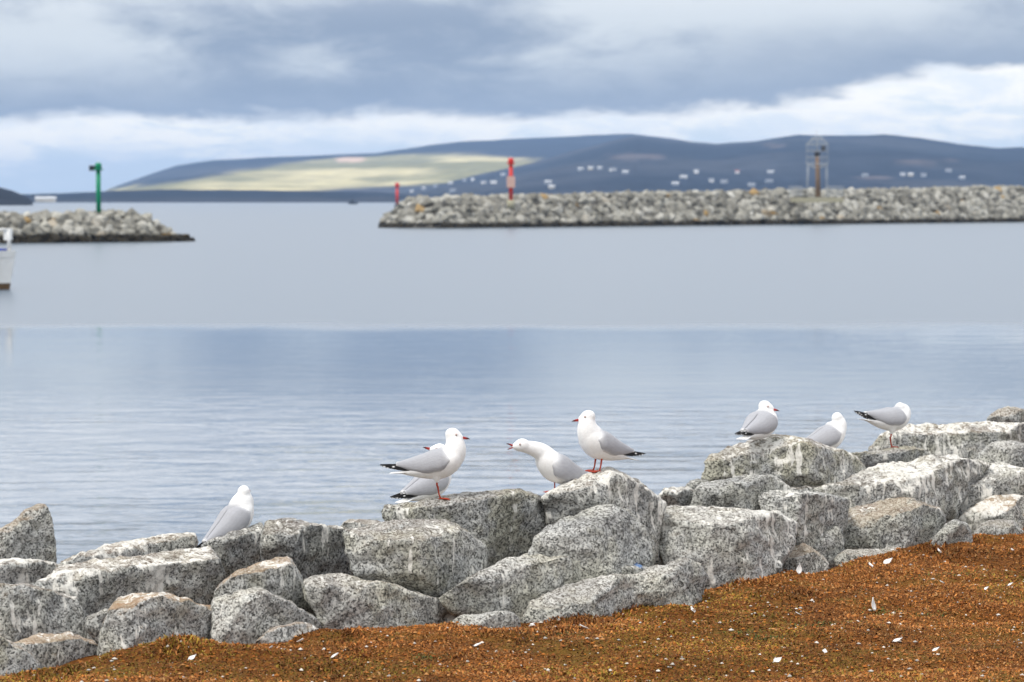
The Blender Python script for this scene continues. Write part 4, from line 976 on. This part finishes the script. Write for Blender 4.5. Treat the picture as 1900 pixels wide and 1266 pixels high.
        for x, z, h, wd in prof:
            rg.append(ering(bb + bf * x / 1000 + bu * z / 1000, sy * wd / 1000, bu * h / 1000, 12))
            k = float(ss(np.array(x), 12., 27.)); C_ += [np.array((0.33, 0.018, 0.013)) * (1 - k) + np.array((0.045, 0.012, 0.014)) * k] * 12
        rings_into(V, F, rg); me = mesh(nm, V, F, True); set_col(me, np.array(C_)); obj(nm, me, BEAK, root)
    # eyes
    for sgn in (1, -1):
        ec = hc + fx * .0145 + uz * .0045 + sy * sgn * .0215
        for nm, r_, off, mt, par in (('eye', .0046, 0, EYER, None), ('iris', .0038, .0013, EYEW, 1), ('pupil', .0024, .0030, EYEB, 1)):
            bm = bmesh.new(); bmesh.ops.create_icosphere(bm, subdivisions=2, radius=r_); me = bpy.data.meshes.new(nm); bm.to_mesh(me); bm.free()
            me.polygons.foreach_set('use_smooth', [True] * len(me.polygons))
            if par is None: eo = obj(nm, me, mt, root, ec)
            else: obj(nm, me, mt, eo, sy * sgn * off)
    # legs
    if not sit:
        for ch, sgn in (('L', 1), ('R', -1)):
            if ch not in legs: continue
            y = .022 * sgn if len(legs) == 2 else .008 * sgn
            fx0 = .004
            lg = tube('leg', [(-.010 + leg_dx, .022 * sgn, .080), (-.010 + leg_dx * .8, (y + .022 * sgn) / 2, .060), (-.008 + leg_dx * .7, y, .055), (-.002, y, .022), (fx0, y, .006)], [.0046, .0040, .0046, .0031, .0036], LEG, root, 8)
            V, F = [], []
            toes = [Vector((fx0 + .040, y + a_, .002)) for a_ in (-.019, 0, .019)]
            for tp in toes: tube_into(V, F, [(fx0 - .002, y, .006), tuple(Vector((fx0, y, .006)).lerp(tp, .55) + Vector((0, 0, .0015))), tuple(tp)], [.0034, .0027, .0014], 6)
            tube_into(V, F, [(fx0, y, .006), (fx0 - .010, y, .003)], [.0026, .001], 5)
            b0 = len(V); V += [(fx0, y, .005), *[tuple(t_ + Vector((-.004, 0, .0012))) for t_ in toes], (fx0, y, .0025), *[tuple(t_ + Vector((-.004, 0, -.0008))) for t_ in toes]]
            F += [(b0, b0 + 1, b0 + 2), (b0, b0 + 2, b0 + 3), (b0 + 4, b0 + 6, b0 + 5), (b0 + 4, b0 + 7, b0 + 6)]
            obj('foot', mesh('foot', V, F, True), LEG, lg)
    return root
def perch(px, py, D, rng_=0.35, sink=0.003):
    """surface point nearest to the place of the feet"""
    best = None
    for D_ in np.arange(D - rng_, D + rng_, .01):
        x = at(px, py, D_).x; h = RBVH.ray_cast(Vector((x, D_, 6)), Vector((0, 0, -1)))[0]
        if h is None: continue
        e = abs(proj(h)[1] - py) + (D_ - D) * 14
        if best is None or e < best[0]: best = (e, h)
    print('perch', px, py, '->', None if best is None else (best[0], tuple(round(q, 2) for q in best[1]), [round(q) for q in proj(best[1])]))
    return best[1] - Vector((0, 0, sink))
def seat(px, py, D, belly=.084):
    p = at(px, py, D); h = RBVH.ray_cast(Vector((p.x, p.y, 6)), Vector((0, 0, -1)))[0]
    print('seat', px, py, 'gap over rock', None if h is None else round(p.z - h.z, 3), 'rock row', None if h is None else round(proj(h)[1]))
    return p - Vector((0, 0, belly))
gull('white and grey gull standing tall on one red leg, facing right in profile', perch(816, 926, 11.72), R(-4), legs='R', head=(57, 0, 268), hyaw=R(-3), fat=1.04)
gull('gull crouching behind the tall one legged gull, head turned back', seat(803, 925, 12.1), R(48), pitch=R(8), head=(40, 0, 288), hyaw=R(136), hpitch=.30, sit=True)
gull('calling gull leaning forward with its red bill wide open', perch(1027, 912, 12.16, .12), R(206), pitch=R(15), head=(152, 0, 206), hyaw=R(-6), hpitch=.10, gape=.62, legs='L', wing_drop=1.0, leg_dx=.010, lift=-.045, neck=.80)
gull('gull standing on two red legs facing the calling gull', perch(1108, 874, 11.95), R(214), pitch=R(10), head=(52, 0, 236), hyaw=R(-22), hpitch=-.12, legs='LR', lift=-.034)
gull('gull sitting on the broad domed boulder with its bill turned aside', seat(1412, 814, 13.6), R(58), pitch=R(4), head=(46, 0, 234), hyaw=R(-72), hpitch=-.15, sit=True, fat=1.08)
gull('gull half hidden behind the broad domed boulder, back of its head showing', seat(1538, 838, 14.05), R(24), pitch=R(10), head=(48, 0, 248), hyaw=R(35), hpitch=-.05, sit=True)
gull('gull on one leg with dark wing tips raised, head turned away', perch(1652, 830, 14.5), R(32), pitch=R(-14), head=(62, 0, 204), hyaw=R(55), hpitch=-.1, legs='R')
gull('lone gull looking away with tail hanging behind the dark boulder', seat(443, 992, 12.0), R(42), pitch=R(26), head=(28, 0, 262), hyaw=R(45), hpitch=0.0, sit=True)

# ------------------------------------------------------------------ air
hz = bpy.data.materials.new('haze'); hz.use_nodes = True; t = NT(hz.node_tree)
vol = t.n('VolumePrincipled', {'Color': (0.41, 0.63, 1.0), 'Density': 0.000095, 'Anisotropy': 0.0})
t.t.links.new(vol.outputs[0], t.n('OutputMaterial').inputs['Volume'])
V, F = [], []; box_into(V, F, (0, 6000, 84), (22400, 12500, 172))
tag(obj('haze', mesh('haze', V, F), hz), 'thin blue sea haze', kind='stuff')
